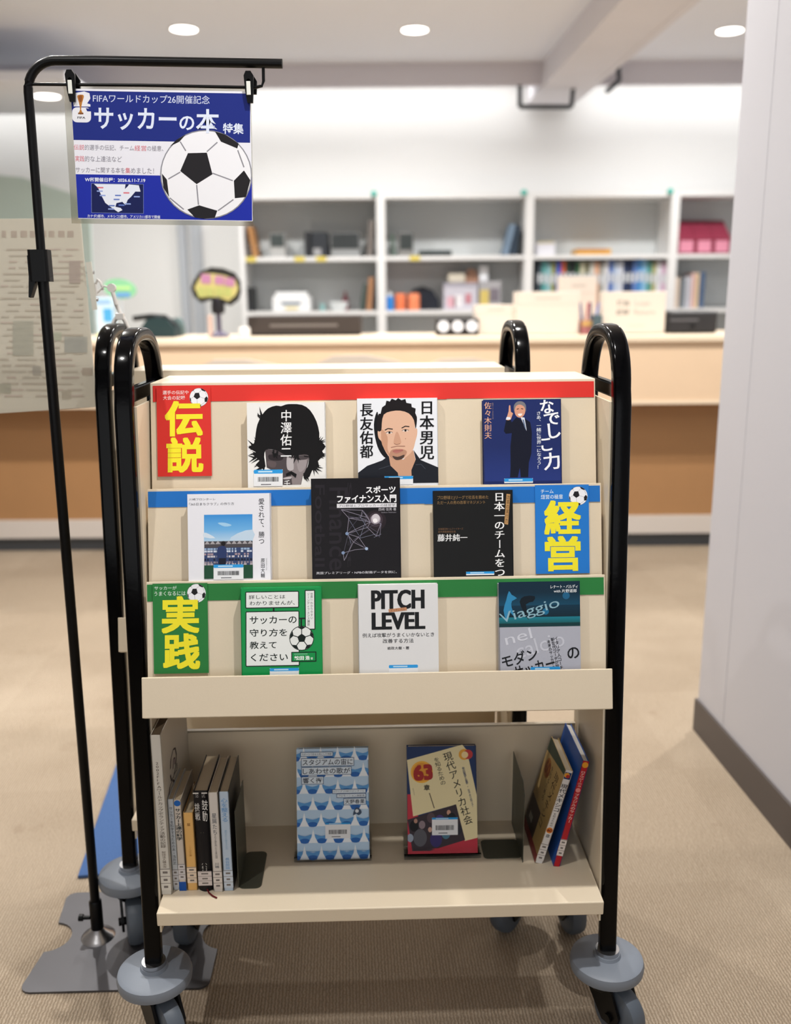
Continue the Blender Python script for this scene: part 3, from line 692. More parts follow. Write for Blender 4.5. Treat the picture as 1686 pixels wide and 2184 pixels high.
# ------------------------------------------------------------------ lower shelf
SZ = .275
def spine_book(x0, x1, y0, h, depth, spine, cover, label, lean=0, art=None, q=None, pages='#b9a88c', ribbon=False, coverart=None, cat_label=None, group='spine-out books on the lower shelf', name='soccer_book', rnd=False, yaw=0):
    """spine faces the viewer; cover (front) on the right side"""
    t = x1 - x0
    M = TW @ T((x0 + x1) / 2, y0, SZ + .0005) @ R(lean, 'Y') @ R(yaw, 'Z')
    r = thing(name, label, 'book', M, group)
    cv = MB(); ct = .0012
    if rnd:
        pts = [(-t / 2 + t * i / 8, -.006 * math.sin(pi * i / 8)) for i in range(9)]
        cv.prism(pts + [(t / 2, .0015), (-t / 2, .0015)], 0, h, spine)
    else: cv.box((-t / 2, 0, 0), (t / 2, ct, h), spine)
    cv.box((-t / 2, 0, 0), (-t / 2 + ct, depth, h), cover); cv.box((t / 2 - ct, 0, 0), (t / 2, depth, h), cover)
    if art: art(Art(cv, T(0, -.0055 if rnd else 0, h), q or (0, 0, t * 1e4, h * 1e4, 0, t * 1e4), t, h))
    if coverart:
        Ms = Matrix.Rotation(pi / 2 * coverart[2], 4, 'Z'); Ms.translation = (coverart[2] * t / 2, depth / 2, h)
        coverart[0](Art(cv, Ms, coverart[1], depth, h))
    cv.build('cover', PRINT, r)
    MB().box((-t / 2 + ct, .002, .002), (t / 2 - ct, depth - .003, h - .002), pages).build('page_block', PAPER, r)
    if cat_label:
        z0, z1 = cat_label[:2]; lb = MB(); d = -.0062 if rnd else 0
        Bq = Art(lb, T(0, d - .0002, z1), (0, 0, 100, 100, 0, 100), t * .98, z1 - z0)
        Bq.rect(0, 0, 100, 100, cat_label[2]); Bq.line([(0, 3), (100, 3)], 3, '#6a6460'); Bq.line([(0, 36), (100, 36)], 3, '#8a8480'); Bq.line([(0, 68), (100, 68)], 3, '#8a8480')
        for yy, w_ in ((18, 50), (52, 40), (84, 44)): Bq.rect(50 - w_ / 2, yy - 5, 50 + w_ / 2, yy + 5, '#77706c')
        lb.build('call_number_label', PRINT, r)
    if ribbon:
        rb = MB(); P = [(0.002, -.004, .004), (.006, -.012, .002), (.014, -.02, .001), (.022, -.026, .001)]
        rb.tube(P, .0014, 6, '#5c161b'); rb.build('ribbon', PRINT, r, 'dark red ribbon marker')
    return r
def sp(txt, y0, y1, col, fx=.18, bold=.0, **k): return lambda A, a=txt: A.vtext(a, A.q[2] * fx, A.q[3] * y0, A.q[2] * (1 - fx), A.q[3] * y1, col, bold, **k)
def many(*fs): return lambda A: [f(A) for f in fs]
def swirl(A):
    A.line([(50, 270), (60, 225), (80, 205), (95, 225), (100, 270), (90, 320), (70, 345), (52, 340), (47, 300)], 7, '#3a2f34'); A.line([(68, 300), (76, 255), (86, 265), (84, 300)], 6, '#5d3a4a')
    A.line([(20, 470), (22, 400), (38, 350), (60, 350), (72, 380)], 6, '#4a3036'); A.line([(72, 340), (96, 350), (100, 320)], 5, '#3a2f34')
spine_book(-.3765, -.3595, .032, .297, .205, '#cfcac0', '#cbc3b4', 'tall white book with small dark spine lettering, far left of the lower shelf', art=many(sp('2002FIFAワールドカップボランティア活動の記録', .16, .70, '#4f4238', .22), sp('財団法人横浜市', .72, .83, '#6b5c4c', .3)), coverart=(swirl, (0, 0, 200, 900, 0, 200), 1), cat_label=(.008, .05, '#d6d1c8'), pages='#5a4c3c')
spine_book(-.3585, -.3487, .044, .173, .106, '#c3c9cf', '#b9bcbc', 'slim pale grey book with dark dotted spine lettering, next to the tall white one', art=sp('サッカーを科学するための本・浅井武', .08, .72, '#39404a', .2), cat_label=(.006, .04, '#c6c6ca'))
spine_book(-.3478, -.3358, .041, .173, .106, '#c9bfb4', '#c2b8aa', 'slim beige book with a blue disc and blue foot on its spine', art=many(lambda A: A.circ(A.q[2] / 2, A.q[3] * .035, A.q[2] * .46, '#1f5fae'), lambda A: A.rect(0, A.q[3] * .9, A.q[2], A.q[3], '#1c50a0'), sp('サッカー上達の科学', .09, .44, '#1d2a2c', .08, .02)), cat_label=(.022, .052, '#c9c4c4'))
spine_book(-.3335, -.317, .042, .148, .105, '#e0b06a', '#c99f63', 'small orange paperback between the beige book and the thick black book', art=many(sp('星', .13, .17, '#7a4a1a', .3), sp('ことば文庫', .42, .56, '#b07c34', .36)), cat_label=(.014, .045, '#e2cdb6'))
spine_book(-.314, -.290, .043, .188, .128, '#17161a', '#121014', 'thick black book with rough white brush lettering on its spine and a red ribbon', art=many(lambda A: A.rect(0, 0, A.q[2], A.q[3] * .012, '#d5d0ca'), sp('中村俊輔', .012, .05, '#8d8a88', .1), lambda A: (A.vtext('鼓動', A.q[2] * .5, A.q[3] * .07, A.q[2] * .98, A.q[3] * .29, '#e6e3de', .0, rot=3), A.vtext('挑戦', A.q[2] * .06, A.q[3] * .1, A.q[2] * .46, A.q[3] * .28, '#dcd9d4')), lambda A: A.circ(A.q[2] * .5, A.q[3] * .4, A.q[2] * .1, '#d9d2a8'), sp('小松成美', .7, .84, '#c9c6c2', .3)), cat_label=(.012, .04, '#cfc4c0'), ribbon=True, rnd=True)
spine_book(-.288, -.2725, .036, .188, .128, '#d3ccc4', '#b8aea0', 'white book with grey upright spine lettering, right of the thick black book', art=many(sp('星屑たち', .2, .42, '#46505c', .22), sp('それでも夢を追いかける者の物語', .42, .66, '#6d6a68', .36), sp('川端', .7, .76, '#3c4a58', .25)), cat_label=(.006, .04, '#d4cbc4'))
spine_book(-.2705, -.2545, .038, .188, .128, '#b7c6d6', '#2a2826', 'light blue book with pale blue spine lettering, rightmost of the left-hand spines', art=many(sp('心を整える', .06, .3, '#6f9ccc', .14, .01), sp('勝利をたぐり寄せるための', .38, .58, '#86aac8', .36), sp('長谷部誠', .66, .78, '#6f9ccc', .25)), cat_label=(.006, .04, '#c3ccd8'))
mb = MB(); mb.box((-.2475, .045, SZ + .0005), (-.2462, .15, SZ + .148), bev=.0005); mb.prism(rrect(-.2475, .042, -.208, .15, .01), SZ + .0005, SZ + .002)
o = mb.build('bookend', DKEND); o.matrix_world = TW; tag(o, 'dark metal bookend beside the light blue book, holding the upright books', 'bookend')
mb = MB()
Mz = Matrix(((0, 0, 1, 0), (1, 0, 0, 0), (0, 1, 0, 0), (0, 0, 0, 1)))
# upright plate with an oblong slot
y0, y1, z0, z1 = .098, .228, SZ + .0005, SZ + .152
mb.prism([(y0, z0), (y1, z0), (y1, z1), (y0 + .02, z1), (y0, z1 - .02)], .2558, .257, M=Mz)
mb.prism(rrect(.188, .112, .257, .17, .008), SZ + .0005, SZ + .002)
o = mb.build('bookend', DKEND); o.matrix_world = TW; tag(o, 'dark metal bookend with the two leaning books resting against it', 'bookend')
def mexcover(A):
    A.rect(0, 0, 100, 150, '#3b4a3c'); A.poly([(0, 22), (100, 8), (100, 150), (0, 150)], '#b99a63'); A.circ(28, 38, 15, '#a0672a'); A.text('60', 16, 28, 40, 48, '#7c3d1c', .04)
    A.vtext('現代メキシコ', 62, 20, 84, 110, '#40301f', rot=4); A.vtext('を知るための', 42, 24, 54, 80, '#40301f'); A.rect(0, 95, 60, 140, '#4a3a36'); A.rect(14, 118, 34, 128, '#b9b4a8'); A.rect(0, 138, 100, 150, '#8c2f30')
spine_book(.2775, .2915, .095, .188, .128, '#dcd8d4', '#b99a63', 'leaning tan and green book whose white spine reads 現代メキシコ, against the right bookend', lean=15.2, art=many(lambda A: (A.rect(A.q[2] * .1, A.q[3] * .02, A.q[2] * .9, A.q[3] * .09, '#1f3763'), A.circ(A.q[2] * .4, A.q[3] * .05, A.q[2] * .34, '#e09a30'), A.circ(A.q[2] * .55, A.q[3] * .06, A.q[2] * .25, '#b0302a')), sp('現代メキシコ', .14, .44, '#23211f', .04, .01), sp('を知るための', .45, .6, '#4a4440', .3), lambda A: (A.circ(A.q[2] * .5, A.q[3] * .64, A.q[2] * .42, '#d9822e'), A.text('60', A.q[2] * .22, A.q[3] * .625, A.q[2] * .78, A.q[3] * .655, '#7c2a1c', .04)), sp('章', .68, .72, '#23211f', .2)), coverart=(mexcover, (0, 0, 100, 150, 0, 100), -1), cat_label=(.006, .04, '#d8d2cc'))
spine_book(.3085, .3205, .084, .210, .148, '#b5242c', '#2a58a8', 'leaning red-spined book with blue covers, furthest right on the lower shelf', lean=12.6, art=many(lambda A: A.circ(A.q[2] * .5, A.q[3] * .035, A.q[2] * .46, '#e8a030'), sp('ロナウジーニョ', .09, .24, '#f1dcd8', .14), lambda A: A.circ(A.q[2] * .5, A.q[3] * .27, A.q[2] * .36, '#e58b88'), sp('ブラジルのサッカー', .3, .58, '#f1dcd8', .14)), cat_label=(.022, .055, '#d9cfca'), pages='#e6e2da')

# books on clear stands ------------------------------------------------
def stand(x, y, label, w=.14):
    M = TW @ T(x, y, SZ)
    r = thing('acrylic_book_stand', label, 'book stand', M, 'clear book stands')
    a = 16.7
    mb = MB(); mb.box((-w / 2, .0, .006), (w / 2, .0025, .14), M=T(0, .021, .004) @ R(-a, 'X')); mb.build('back_plate', ACRYL, r)
    mb = MB(); mb.box((-w / 2, -.004, .0065), (w / 2, .024, .009)); mb.box((-w / 2, -.006, .0065), (w / 2, -.0035, .022)); mb.build('ledge', ACRYL, r)
    mb = MB(); mb.box((-w / 2, -.004, .0005), (w / 2, .09, .003)); mb.box((-w / 2, .0, .003), (w / 2, .003, .0065)); mb.build('foot', ACRYL, r)
    return r
def standbook(x, y, w, h, t, q, cover, label, tilt=0):
    M = TW @ T(x, y, SZ + .0142) @ R(-16.7, 'X') @ R(tilt, 'Y')
    r, cv, pg = book('soccer_book', label, M, w, h, t, cover, group='books on clear stands', spine_side=1)
    return r, cv, pg, Art(cv, T(0, 0, h), q, w, h)
stand(-.086, .119, 'clear acrylic stand carrying the blue cup-pattern book')
r, cv, pg, A = standbook(-.085, .119, .131, .188, .014, (80, 187, 437, 722, 80, 439), '#bcd6ee', 'light blue book patterned with blue cups and white cones, on a clear stand')
for j in range(7):
    cy = 238 + j * 83.5
    for i in range(-1, 6):
        cx = 118 + i * 84 + (40, 0)[j % 2]
        A.poly([(cx - 40, cy - 34), (cx, cy - 24), (cx + 40, cy - 34), (cx + 30, cy - 2), (cx - 30, cy - 2)], '#5b9ad4', 3); A.circ(cx, cy, 25, '#2a66b4', 13)
    for i in range(-1, 6):
        cx = 160 + i * 84 + (40, 0)[j % 2]
        A.poly([(cx, cy - 62), (cx + 9, cy - 20), (cx + 24, cy + 10), (cx - 24, cy + 10), (cx - 9, cy - 20)], '#eef4fa')
def lab(x0, y0, x1, y1, t, b=.012):
    A.frame(x0, y0, x1, y1, 2.5, '#dde8f2', '#33507a'); A.text(t, x0 + 7, y0 + 6, x1 - 7, y1 - 6, '#16233c', b)
lab(100, 203, 262, 226, 'スポーツで街を元気にした物語', 0); lab(103, 234, 366, 277, 'スタジアムの宙に'); lab(104, 280, 353, 322, 'しあわせの歌が'); lab(104, 328, 214, 368, '響く街')
lab(256, 396, 424, 418, 'Jリーグ 川崎フロンターレ', 0); lab(278, 418, 424, 440, 'プロモーション部部長', 0); lab(312, 442, 424, 477, '天野春果')
A.poly([(358, 530), (366, 500), (380, 490), (398, 505), (400, 520), (385, 530), (375, 522)], '#3d5068', 2); A.circ(378, 508, 9, '#dfe6ee')
barcode(r, A, 220, 566, 345, 645, 8); done(r, cv, pg)
stand(.113, .119, 'clear acrylic stand carrying the cream and red book with the number 63')
r, cv, pg, A = standbook(.1135, .119, .127, .188, .017, (625, 178, 975, 708, 628, 980), '#1f3460', 'cream, navy and red book with the number 63, on a clear stand', tilt=.3)
A.rect(600, 560, 1000, 720, '#bf3545'); A.rect(600, 420, 680, 600, '#bf3545')
A.poly([(615, 246), (905, 172), (928, 200), (990, 430), (990, 645), (915, 660), (872, 475), (655, 532)], '#e9dcae')
A.poly([(625, 548), (872, 474), (917, 655), (740, 706), (650, 706)], '#3a3038')
for px_, py_, rr, cc in ((660, 580, 22, '#151318'), (700, 575, 16, '#8f7f86'), (745, 540, 20, '#57464c'), (790, 560, 26, '#4d3a7a'), (835, 515, 10, '#c99a86'), (850, 545, 22, '#191a22'), (820, 620, 22, '#4a7890'), (690, 640, 34, '#5a5a62'), (640, 640, 16, '#9aa6b8'), (770, 650, 30, '#39306a'), (740, 600, 10, '#c9a090'), (668, 555, 9, '#b48a78'), (880, 600, 22, '#2a2a34')): A.circ(px_, py_, rr, cc, rr * 1.3)
A.circ(700, 308, 56, '#f0b542'); A.circ(700, 308, 47, '#e29a34'); A.text('63', 662, 275, 750, 346, '#a52a26', .05, rot=-4); A.text('章', 710, 372, 740, 402, '#2a2420', .02)
A.vtext('現代アメリカ社会', 858, 200, 906, 585, '#1d1a16', .006, rot=-17); A.vtext('を知るための', 776, 232, 806, 378, '#1d1a16', .006, rot=-15)
A.circ(915, 222, 28, '#e9a93c'); A.circ(934, 222, 24, '#c03a3a'); A.circ(918, 224, 17, '#f3d9a0')
A.vtext('明石紀雄・監修', 912, 285, 926, 372, '#2c3a66', rot=-14); A.vtext('大類久恵・落合明子', 926, 280, 938, 492, '#2c3a66', rot=-14); A.vtext('AREASTUDIES', 654, 388, 664, 425, '#7a6a50', rot=-12); A.line([(738, 415), (762, 492)], 5, '#6a5c48')
barcode(r, A, 750, 540, 880, 628, 10); done(r, cv, pg)

# ------------------------------------------------------------------ poster stand
SM = T(-.614, 1.65, 0)
st = thing('poster_stand', 'black pole stand with bent top arm and dark foot plate, left of the trolleys', 'sign stand', SM)
def arcpts(cx, cy, r, a0, a1, n=14): return [(cx + r * math.cos(math.radians(a0 + (a1 - a0) * i / n)), cy + r * math.sin(math.radians(a0 + (a1 - a0) * i / n))) for i in range(n + 1)]
# foot plate: rectangle with a round notch in each short side
x0, x1, ya, yb = -.105, .25, -.155, .145
fp = []
fp += arcpts(x0 + .03, ya + .02, .02, 180, 270, 4) + arcpts(x1 - .03, ya + .02, .02, 270, 360, 4)
fp = [(x0 + .0, ya + .02)] + arcpts(x0 + .02, ya + .02, .02, 180, 270, 4) + arcpts(x1 - .02, ya + .02, .02, 270, 360, 4)
fp += arcpts(x1 + .012, 0, .05, 256, 104, 12) + arcpts(x1 - .02, yb - .02, .02, 0, 90, 4) + arcpts(x0 + .02, yb - .02, .02, 90, 180, 4) + arcpts(x0 + .005, .0, .045, 84, -84, 12)
MB().prism(fp, 0.0005, .0045, M=R(1.5, 'Z')).build('foot_plate', PLATE, st)
MB().lathe([(.034, .0045), (.03, .009), (.018, .017), (.0125, .024)], 36).build('hub_cone', STEEL, st, 'shiny metal cone at the foot of the pole')
m = MB(); m.lathe([(.0125, .018), (.0125, .085), (.0105, .088)], 24); m.lathe([(.004, 0), (.004, .02)], 10, M=T(-.012, -.004, .05) @ R(-90, 'Y')); m.lathe([(.007, 0), (.007, .008)], 12, M=T(-.026, -.004, .05) @ R(-90, 'Y'))
m.build('clamp_socket', MATTEBLK, st)
MB().tube([(0, 0, .08), (.005, 0, .7), (.009, 0, 1.31)], .0092, 16).build('lower_pole', MATTEBLK, st)
P = [(.009, 0, 1.29), (.0125, 0, 1.58)] + [(.0125 + .048 - .048 * math.cos(math.radians(a)), 0, 1.606 + .048 * math.sin(math.radians(a))) for a in range(0, 91, 10)]
P += [(.13, 0, 1.6535), (.434, 0, 1.6465)]
MB().tube(P, .0075, 16).build('upper_pole_and_arm', MATTEBLK, st)
m = MB(); m.prism(rrect(-.0185, -.014, .0155, .015, .006), 1.302, 1.355, M=T(.008, 0, 0)); m.prism([(-.019, 1.31), (-.0185, 1.345), (-.008, 1.352), (-.004, 1.31), (-.008, 1.303), (-.0195, 1.275), (-.0225, 1.276)], -.008, .008, M=T(.008, -.004, 0) @ Matrix(((1, 0, 0, 0), (0, 0, 1, 0), (0, 1, 0, 0), (0, 0, 0, 1))))
m.build('height_lock_lever', MATTEBLK, st)
MB().tube([(.013, 0, 1.6185), (.2, 0, 1.6155), (.388, 0, 1.6105), (.3985, 0, 1.613), (.402, 0, 1.6205), (.4025, 0, 1.648)], .0026, 10).build('wire_hanger', MATTEBLK, st)
# hanging poster and the two clips that grip it
Mp = T(-.3815, 1.646, 1.6065) @ R(1.3, 'Y')
po = thing('hanging_poster', 'blue and white soccer book poster with a big football, hanging from the black stand', 'poster', Mp)
PW, PH = .2955, .2045
slv = MB(); slv.box((-PW / 2 - .012, -.0012, -PH - .008), (PW / 2 + .0012, -.0003, .004), (.8, .8, .78)); slv.build('clear_file_sleeve', clear('cloudy_plastic_sleeve', '#d2d0c8', .25, 1.05), po)
pm = MB(); pm.box((-PW / 2, -.0022, -PH), (PW / 2, -.0014, .0), '#e6e6ee')
A = Art(pm, T(0, -.0021, 0), (118, 232, 1394, 1180, 166, 1414), PW, PH)
A.rect(118, 246, 1394, 600, '#16277c'); A.rect(150, 850, 1410, 1176, '#1729a0'); A.rect(1380, 560, 1430, 640, '#e6e6ee') if 0 else None
A.poly([(150, 262), (215, 250), (252, 262), (258, 300), (235, 335), (258, 342), (258, 358), (140, 358), (136, 340)], '#e4e4ea', 0)
A.poly(rrect(128, 364, 262, 472, 34), '#e4e4ea'); A.poly([(225, 370), (262, 372), (262, 392), (235, 392)], '#16277c')
A.poly([(165, 290), (172, 276), (205, 274), (212, 290), (200, 330), (192, 380), (205, 412), (172, 412), (185, 380), (176, 330)], '#b5762f', 2); A.poly([(172, 285), (200, 280), (196, 320), (182, 325)], '#8d4f22', 2); A.rect(170, 402, 208, 414, '#7b4a22')
A.text('FIFA', 165, 430, 222, 446, '#3a3a42', .02)
A.text('FIFAワールドカップ26開催記念', 276, 266, 1106, 326, '#ccd3ea', .004)
A.circ(1082, 845, 1, '#16277c')
A.text('サッカー', 285, 362, 870, 522, '#dbe3f4', .02); A.text('の', 890, 414, 996, 516, '#dbe3f4', .02); A.text('特集', 1200, 460, 1348, 538, '#dbe3f4', .02)
G_, Rd = '#8d8a96', '#d9707c'
for s, a, b, c in (('伝説', 138, 212, Rd), ('的選手の伝記、チーム', 216, 566, G_), ('経営', 570, 655, Rd), ('の極意、', 660, 776, G_)): A.text(s, a, 632, b, 672, c)
for s, a, b, c in (('実践', 147, 212, Rd), ('的な上達法など', 216, 480, G_)): A.text(s, a, 714, b, 756, c)
for s, a, b, c in (('サッカーに関する本を', 150, 500, G_), ('集', 504, 540, Rd), ('めました！', 544, 708, G_)): A.text(s, a, 796, b, 838, c)
A.text('W杯開催日程：2026.6.11-7.19', 215, 872, 646, 904, '#e6eaf6', .02)
A.frame(260, 915, 634, 1136, 2.5, '#0c1850', '#7f8cc0')
A.poly([(280, 920), (505, 920), (500, 955), (520, 935), (530, 920), (600, 925), (612, 972), (575, 972), (545, 1010), (520, 1035), (505, 1075), (482, 1050), (440, 1060), (432, 1088), (470, 1096), (482, 1112), (452, 1128), (405, 1095), (360, 1060), (330, 1000), (310, 950)], '#e4e9f4')
for x, y, c in ((305, 942, '#d9707c'), (300, 968, '#8fa4dc'), (320, 1000, '#8fa4dc'), (430, 998, '#5f78c0'), (490, 978, '#d9707c'), (420, 1028, '#5f78c0'), (565, 1005, '#8fa4dc'), (500, 1060, '#8fa4dc'), (385, 1075, '#5f78c0'), (455, 1070, '#5f78c0'), (380, 1100, '#8fa4dc')): A.rect(x, y, x + 42, y + 10, c)
A.text('カナダ2都市、メキシコ3都市、アメリカ11都市で開催', 232, 1147, 752, 1172, '#dfe4f2', .01)
A.ball(1081, 840, 328); A.text('本', 1008, 362, 1176, 536, '#dbe3f4', .02)
pm.build('printed_sheet', PAPER, po)
for cx, lb in ((.086, 'black poster clip with a white insert on the wire, left of the pair'), (.3785, 'black poster clip with a white insert on the wire, right of the pair')):
    M = SM @ T(cx, -.004, 1.617 - .004 * (cx > .2))
    c = thing('poster_clip', lb, 'clip', M, 'clips holding the poster')
    sx = Matrix(((1, 0, 0, 0), (0, 0, 1, 0), (0, 1, 0, 0), (0, 0, 0, 1)))
    MB().prism([(-.0075, .014), (-.004, .021), (.004, .021), (.0085, .014), (.0075, -.008), (.006, -.028), (-.003, -.028), (-.006, -.01)], -.007, -.0012, M=sx).build('front_jaw', MATTEBLK, c)
    MB().prism([(-.0075, .012), (-.003, .018), (.006, .018), (.012, .008), (.0105, -.012), (-.006, -.012)], .0075, .0125, M=sx).build('rear_jaw', MATTEBLK, c)
    MB().lathe([(.003, -.005), (.003, .011)], 12, M=T(0, 0, .006) @ R(90, 'X') @ T(0, 0, -.004)).build('spring_pin', MATTEBLK, c)
    MB().box((-.0035, -.0084, -.016), (.0032, -.0068, .005), (.75, .76, .7), bev=.0005).build('insert', PAPER, c, 'off-white insert')

# ------------------------------------------------------------------ translucent sheet hung beside the rear trolley
SY = 1.9
a, b2, c2, d2 = at(-130, 468, SY), at(172, 465, SY), at(207, 868, SY), at(-130, 890, SY)
sheet = thing('hanging_sheet', 'large pale translucent paper sheet with faint reversed print, cut by the left picture edge', 'paper sheet', T(*a))
mb = MB(); Sw = (b2 - a).x
lo_ = [Vector(q) - a for q in (a, b2, c2, d2)]
nx, nz = 10, 14; V = []; F = []
for j in range(nz + 1):
    for i in range(nx + 1):
        t, u = i / nx, j / nz
        q = (lo_[0] * (1 - t) + lo_[1] * t) * (1 - u) + (lo_[3] * (1 - t) + lo_[2] * t) * u
        V.append(q + Vector((0, .0003 * math.sin(5 * t + 2 * u), 0)))
for j in range(nz):
    for i in range(nx): o = j * (nx + 1) + i; F.append([o, o + nx + 1, o + nx + 2, o + 1])
n0 = len(V)
mb.add(V + [q + Vector((0, .0015, 0)) for q in V], F + [[n0 + k for k in f[::-1]] for f in F] + [[i, i + 1, n0 + i + 1, n0 + i] for i in range(nx)], '#cfcabc')
SHEET = vcol('thin_paper', .7, .2)
_n = SHEET.node_tree; _b = _n.nodes['Principled BSDF']
_tr = _n.nodes.new('ShaderNodeBsdfTranslucent'); _tr.inputs[0].default_value = (.75, .72, .65, 1); _mx = _n.nodes.new('ShaderNodeMixShader'); _mx.inputs[0].default_value = .35
_n.links.new(_b.outputs[0], _mx.inputs[1]); _n.links.new(_tr.outputs[0], _mx.inputs[2]); _n.links.new(_mx.outputs[0], _n.nodes['Material Output'].inputs[0])
def onsheet(x, y, off=.0075): return at(x, y, SY) - a + Vector((0, -off, 0))
k = [0]
def ink(x0, y0, x1, y1, col):
    k[0] += 1; mb.add([onsheet(x, y, .0006 + .00001 * k[0]) for x, y in ((x0, y1), (x1, y1), (x1, y0), (x0, y0))], [[0, 1, 2, 3]], col)
rnd = random.Random(11)
for i, wd in enumerate((9, 12, 14, 13, 15, 12, 14, 13)): ink(4 + i * 20, 492, 4 + i * 20 + wd, 506, '#c2b4a8')
for yy in range(530, 845, 13):
    x = rnd.randint(0, 20)
    while x < 175:
        w_ = rnd.randint(15, 60); ink(x, yy, min(x + w_, 178), yy + 4, rnd.choice(('#c9c2b4', '#c5bcae', '#cbbdb2'))); x += w_ + rnd.randint(5, 30)
for q in ((148, 556, 172, 604, '#bcaea6'), (28, 684, 72, 758, '#bdbcae'), (138, 718, 187, 752, '#b3b4ad'), (112, 708, 132, 726, '#bfc4b0'), (0, 818, 24, 838, '#b9b8a8'), (132, 832, 152, 850, '#c0b8a8'), (176, 784, 197, 800, '#c3b6a8'), (70, 780, 88, 800, '#bcb8ae')): ink(*q)
mb.build('paper', SHEET, sheet)
for px_, py_ in ((196, 581), (205, 639)):
    p = at(px_, py_, SY) - a
    s = MB(); s.lathe([(.0032, -.006), (.0042, 0), (.0032, .008)], 14, M=T(*p) @ R(90, 'Y') @ T(0, 0, -.004)); s.build('binding_screw', STEEL, sheet)
s = MB(); p = [at(x, y, SY) - a for x, y in ((184, 560), (196, 558), (209, 660), (199, 662))]
s.add([q + Vector((0, -.003, 0)) for q in p] + [q + Vector((0, -.006, 0)) for q in p], [[0, 1, 2, 3], [7, 6, 5, 4], [0, 4, 5, 1], [1, 5, 6, 2], [2, 6, 7, 3], [3, 7, 4, 0]], '#c9c6ba'); s.build('edge_strip', FAR, sheet)
# clear holder gripping the rear trolley's handle
hp = at(256, 703, SY)
PLAS = plain('milky_plastic', '#c6c2bd', .25, spec=.6)
ho = thing('sheet_holder', 'small pale jointed plastic holder clipped on the rear trolley handle beside the sheet', 'holder', T(*hp))
def rel(x, y, Y=SY): return at(x, y, Y) - hp
m = MB(); m.tube([rel(236, 706), rel(244, 684), rel(256, 668)], .004, 10); m.tube([rel(276, 706), rel(266, 684), rel(256, 668)], .004, 10); m.box(rel(248, 682) - Vector((0, .006, 0)), rel(264, 668) + Vector((0, .006, 0)), bev=.001); m.build('spring_clamp', PLAS, ho)
m = MB(); m.tube([rel(256, 668), rel(248, 650), rel(238, 615)], .0042, 10); m.build('neck', PLAS, ho)
m = MB(); m.lathe([(.0, -.004), (.0085, -.004), (.0085, .004), (.0, .004)], 24, M=T(*rel(238, 614)) @ R(90, 'X')); m.build('joint', PLAS, ho)
m = MB(); m.tube([rel(236, 614), rel(222, 610), rel(208, 624)], .002, 8); m.tube([rel(206, 632), rel(203, 606), rel(208, 596), rel(214, 602), rel(220, 618)], .0028, 8); m.build('hook', PLAS, ho)

# blue floor mat behind
mt = MB(); mt.box((0, 0, 0), (.55, .95, .008), bev=.002)
o = mt.build('floor_mat', plain('blue_loop_mat', '#46608c', .95, bump=.8, bscale=350, var=.2, spec=.1)); o.matrix_world = T(-.722, 1.848, 0) @ R(7, 'Z')
tag(o, 'blue carpet mat on the floor under the rear trolley, left of its wheels', 'mat')

# ------------------------------------------------------------------ counter
CYF = 4.5
ctr = thing('service_counter', 'long maple service counter across the back of the room with a brown recessed base', 'counter', T(0, CYF, 0))
L0, L1 = -4.2, 2.6
MB().box((L0, -.02, 1.055), (L1, .62, 1.085), bev=.004).build('counter_top', MAPLETOP, ctr)
MB().box((L0, 0, .775), (L1, .03, 1.055)).build('front_apron', MAPLE, ctr)
MB().box((L0, -.004, .757), (L1, .034, .775)).build('apron_edge', MAPLETOP, ctr)
MB().box((L0, .14, .17), (L1, .17, .757)).build('recessed_panel', BROWN, ctr)
MB().box((L0, .13, .075), (L1, .175, .17)).build('plinth', plain('pale_plinth', '#cfc6be', .5), ctr)
MB().box((L0, .17, 0), (L1, .2, .075)).build('toe_kick', DKGREY, ctr)

# chairs in front of the counter, only the tops of their backs show
CHM = plain('grey_beige_shell', '#c9bcae', .5)
for i, (pxc, pyt, lab_) in enumerate(((515, 766, 'grey-beige counter chair, back top peeking over the trolley below the yellow sign'), (770, 757, 'grey-beige counter chair, back top peeking over the middle of the trolley'), (1000, 764, 'grey-beige counter chair, back top peeking over the trolley left of the rear handle'))):
    p = at(pxc, pyt, 4.05)
    r = thing('counter_chair', lab_, 'chair', T(p.x, 4.05, 0), 'chairs along the counter')
    h = p.z; pts = [(-.2, h - .4), (.22, h - .4), (.23, h - .12), (.17, h - .03), (.02, h), (-.12, h - .002), (-.19, h - .03)]
    sx = Matrix(((1, 0, 0, 0), (0, 0, 1, 0), (0, 1, 0, 0), (0, 0, 0, 1)))
    MB().prism(pts, -.02, .01, M=sx).build('backrest', CHM, r)
    MB().box((-.21, 0, h - .44), (.22, .36, h - .4), bev=.012).build('seat', CHM, r)
    MB().lathe([(.022, .02), (.022, h - .44)], 16, M=T(0, .18, 0)).build('column', STEEL, r)
    MB().lathe([(.2, 0), (.2, .012), (.03, .03)], 28, M=T(0, .18, 0)).build('base', STEEL, r)

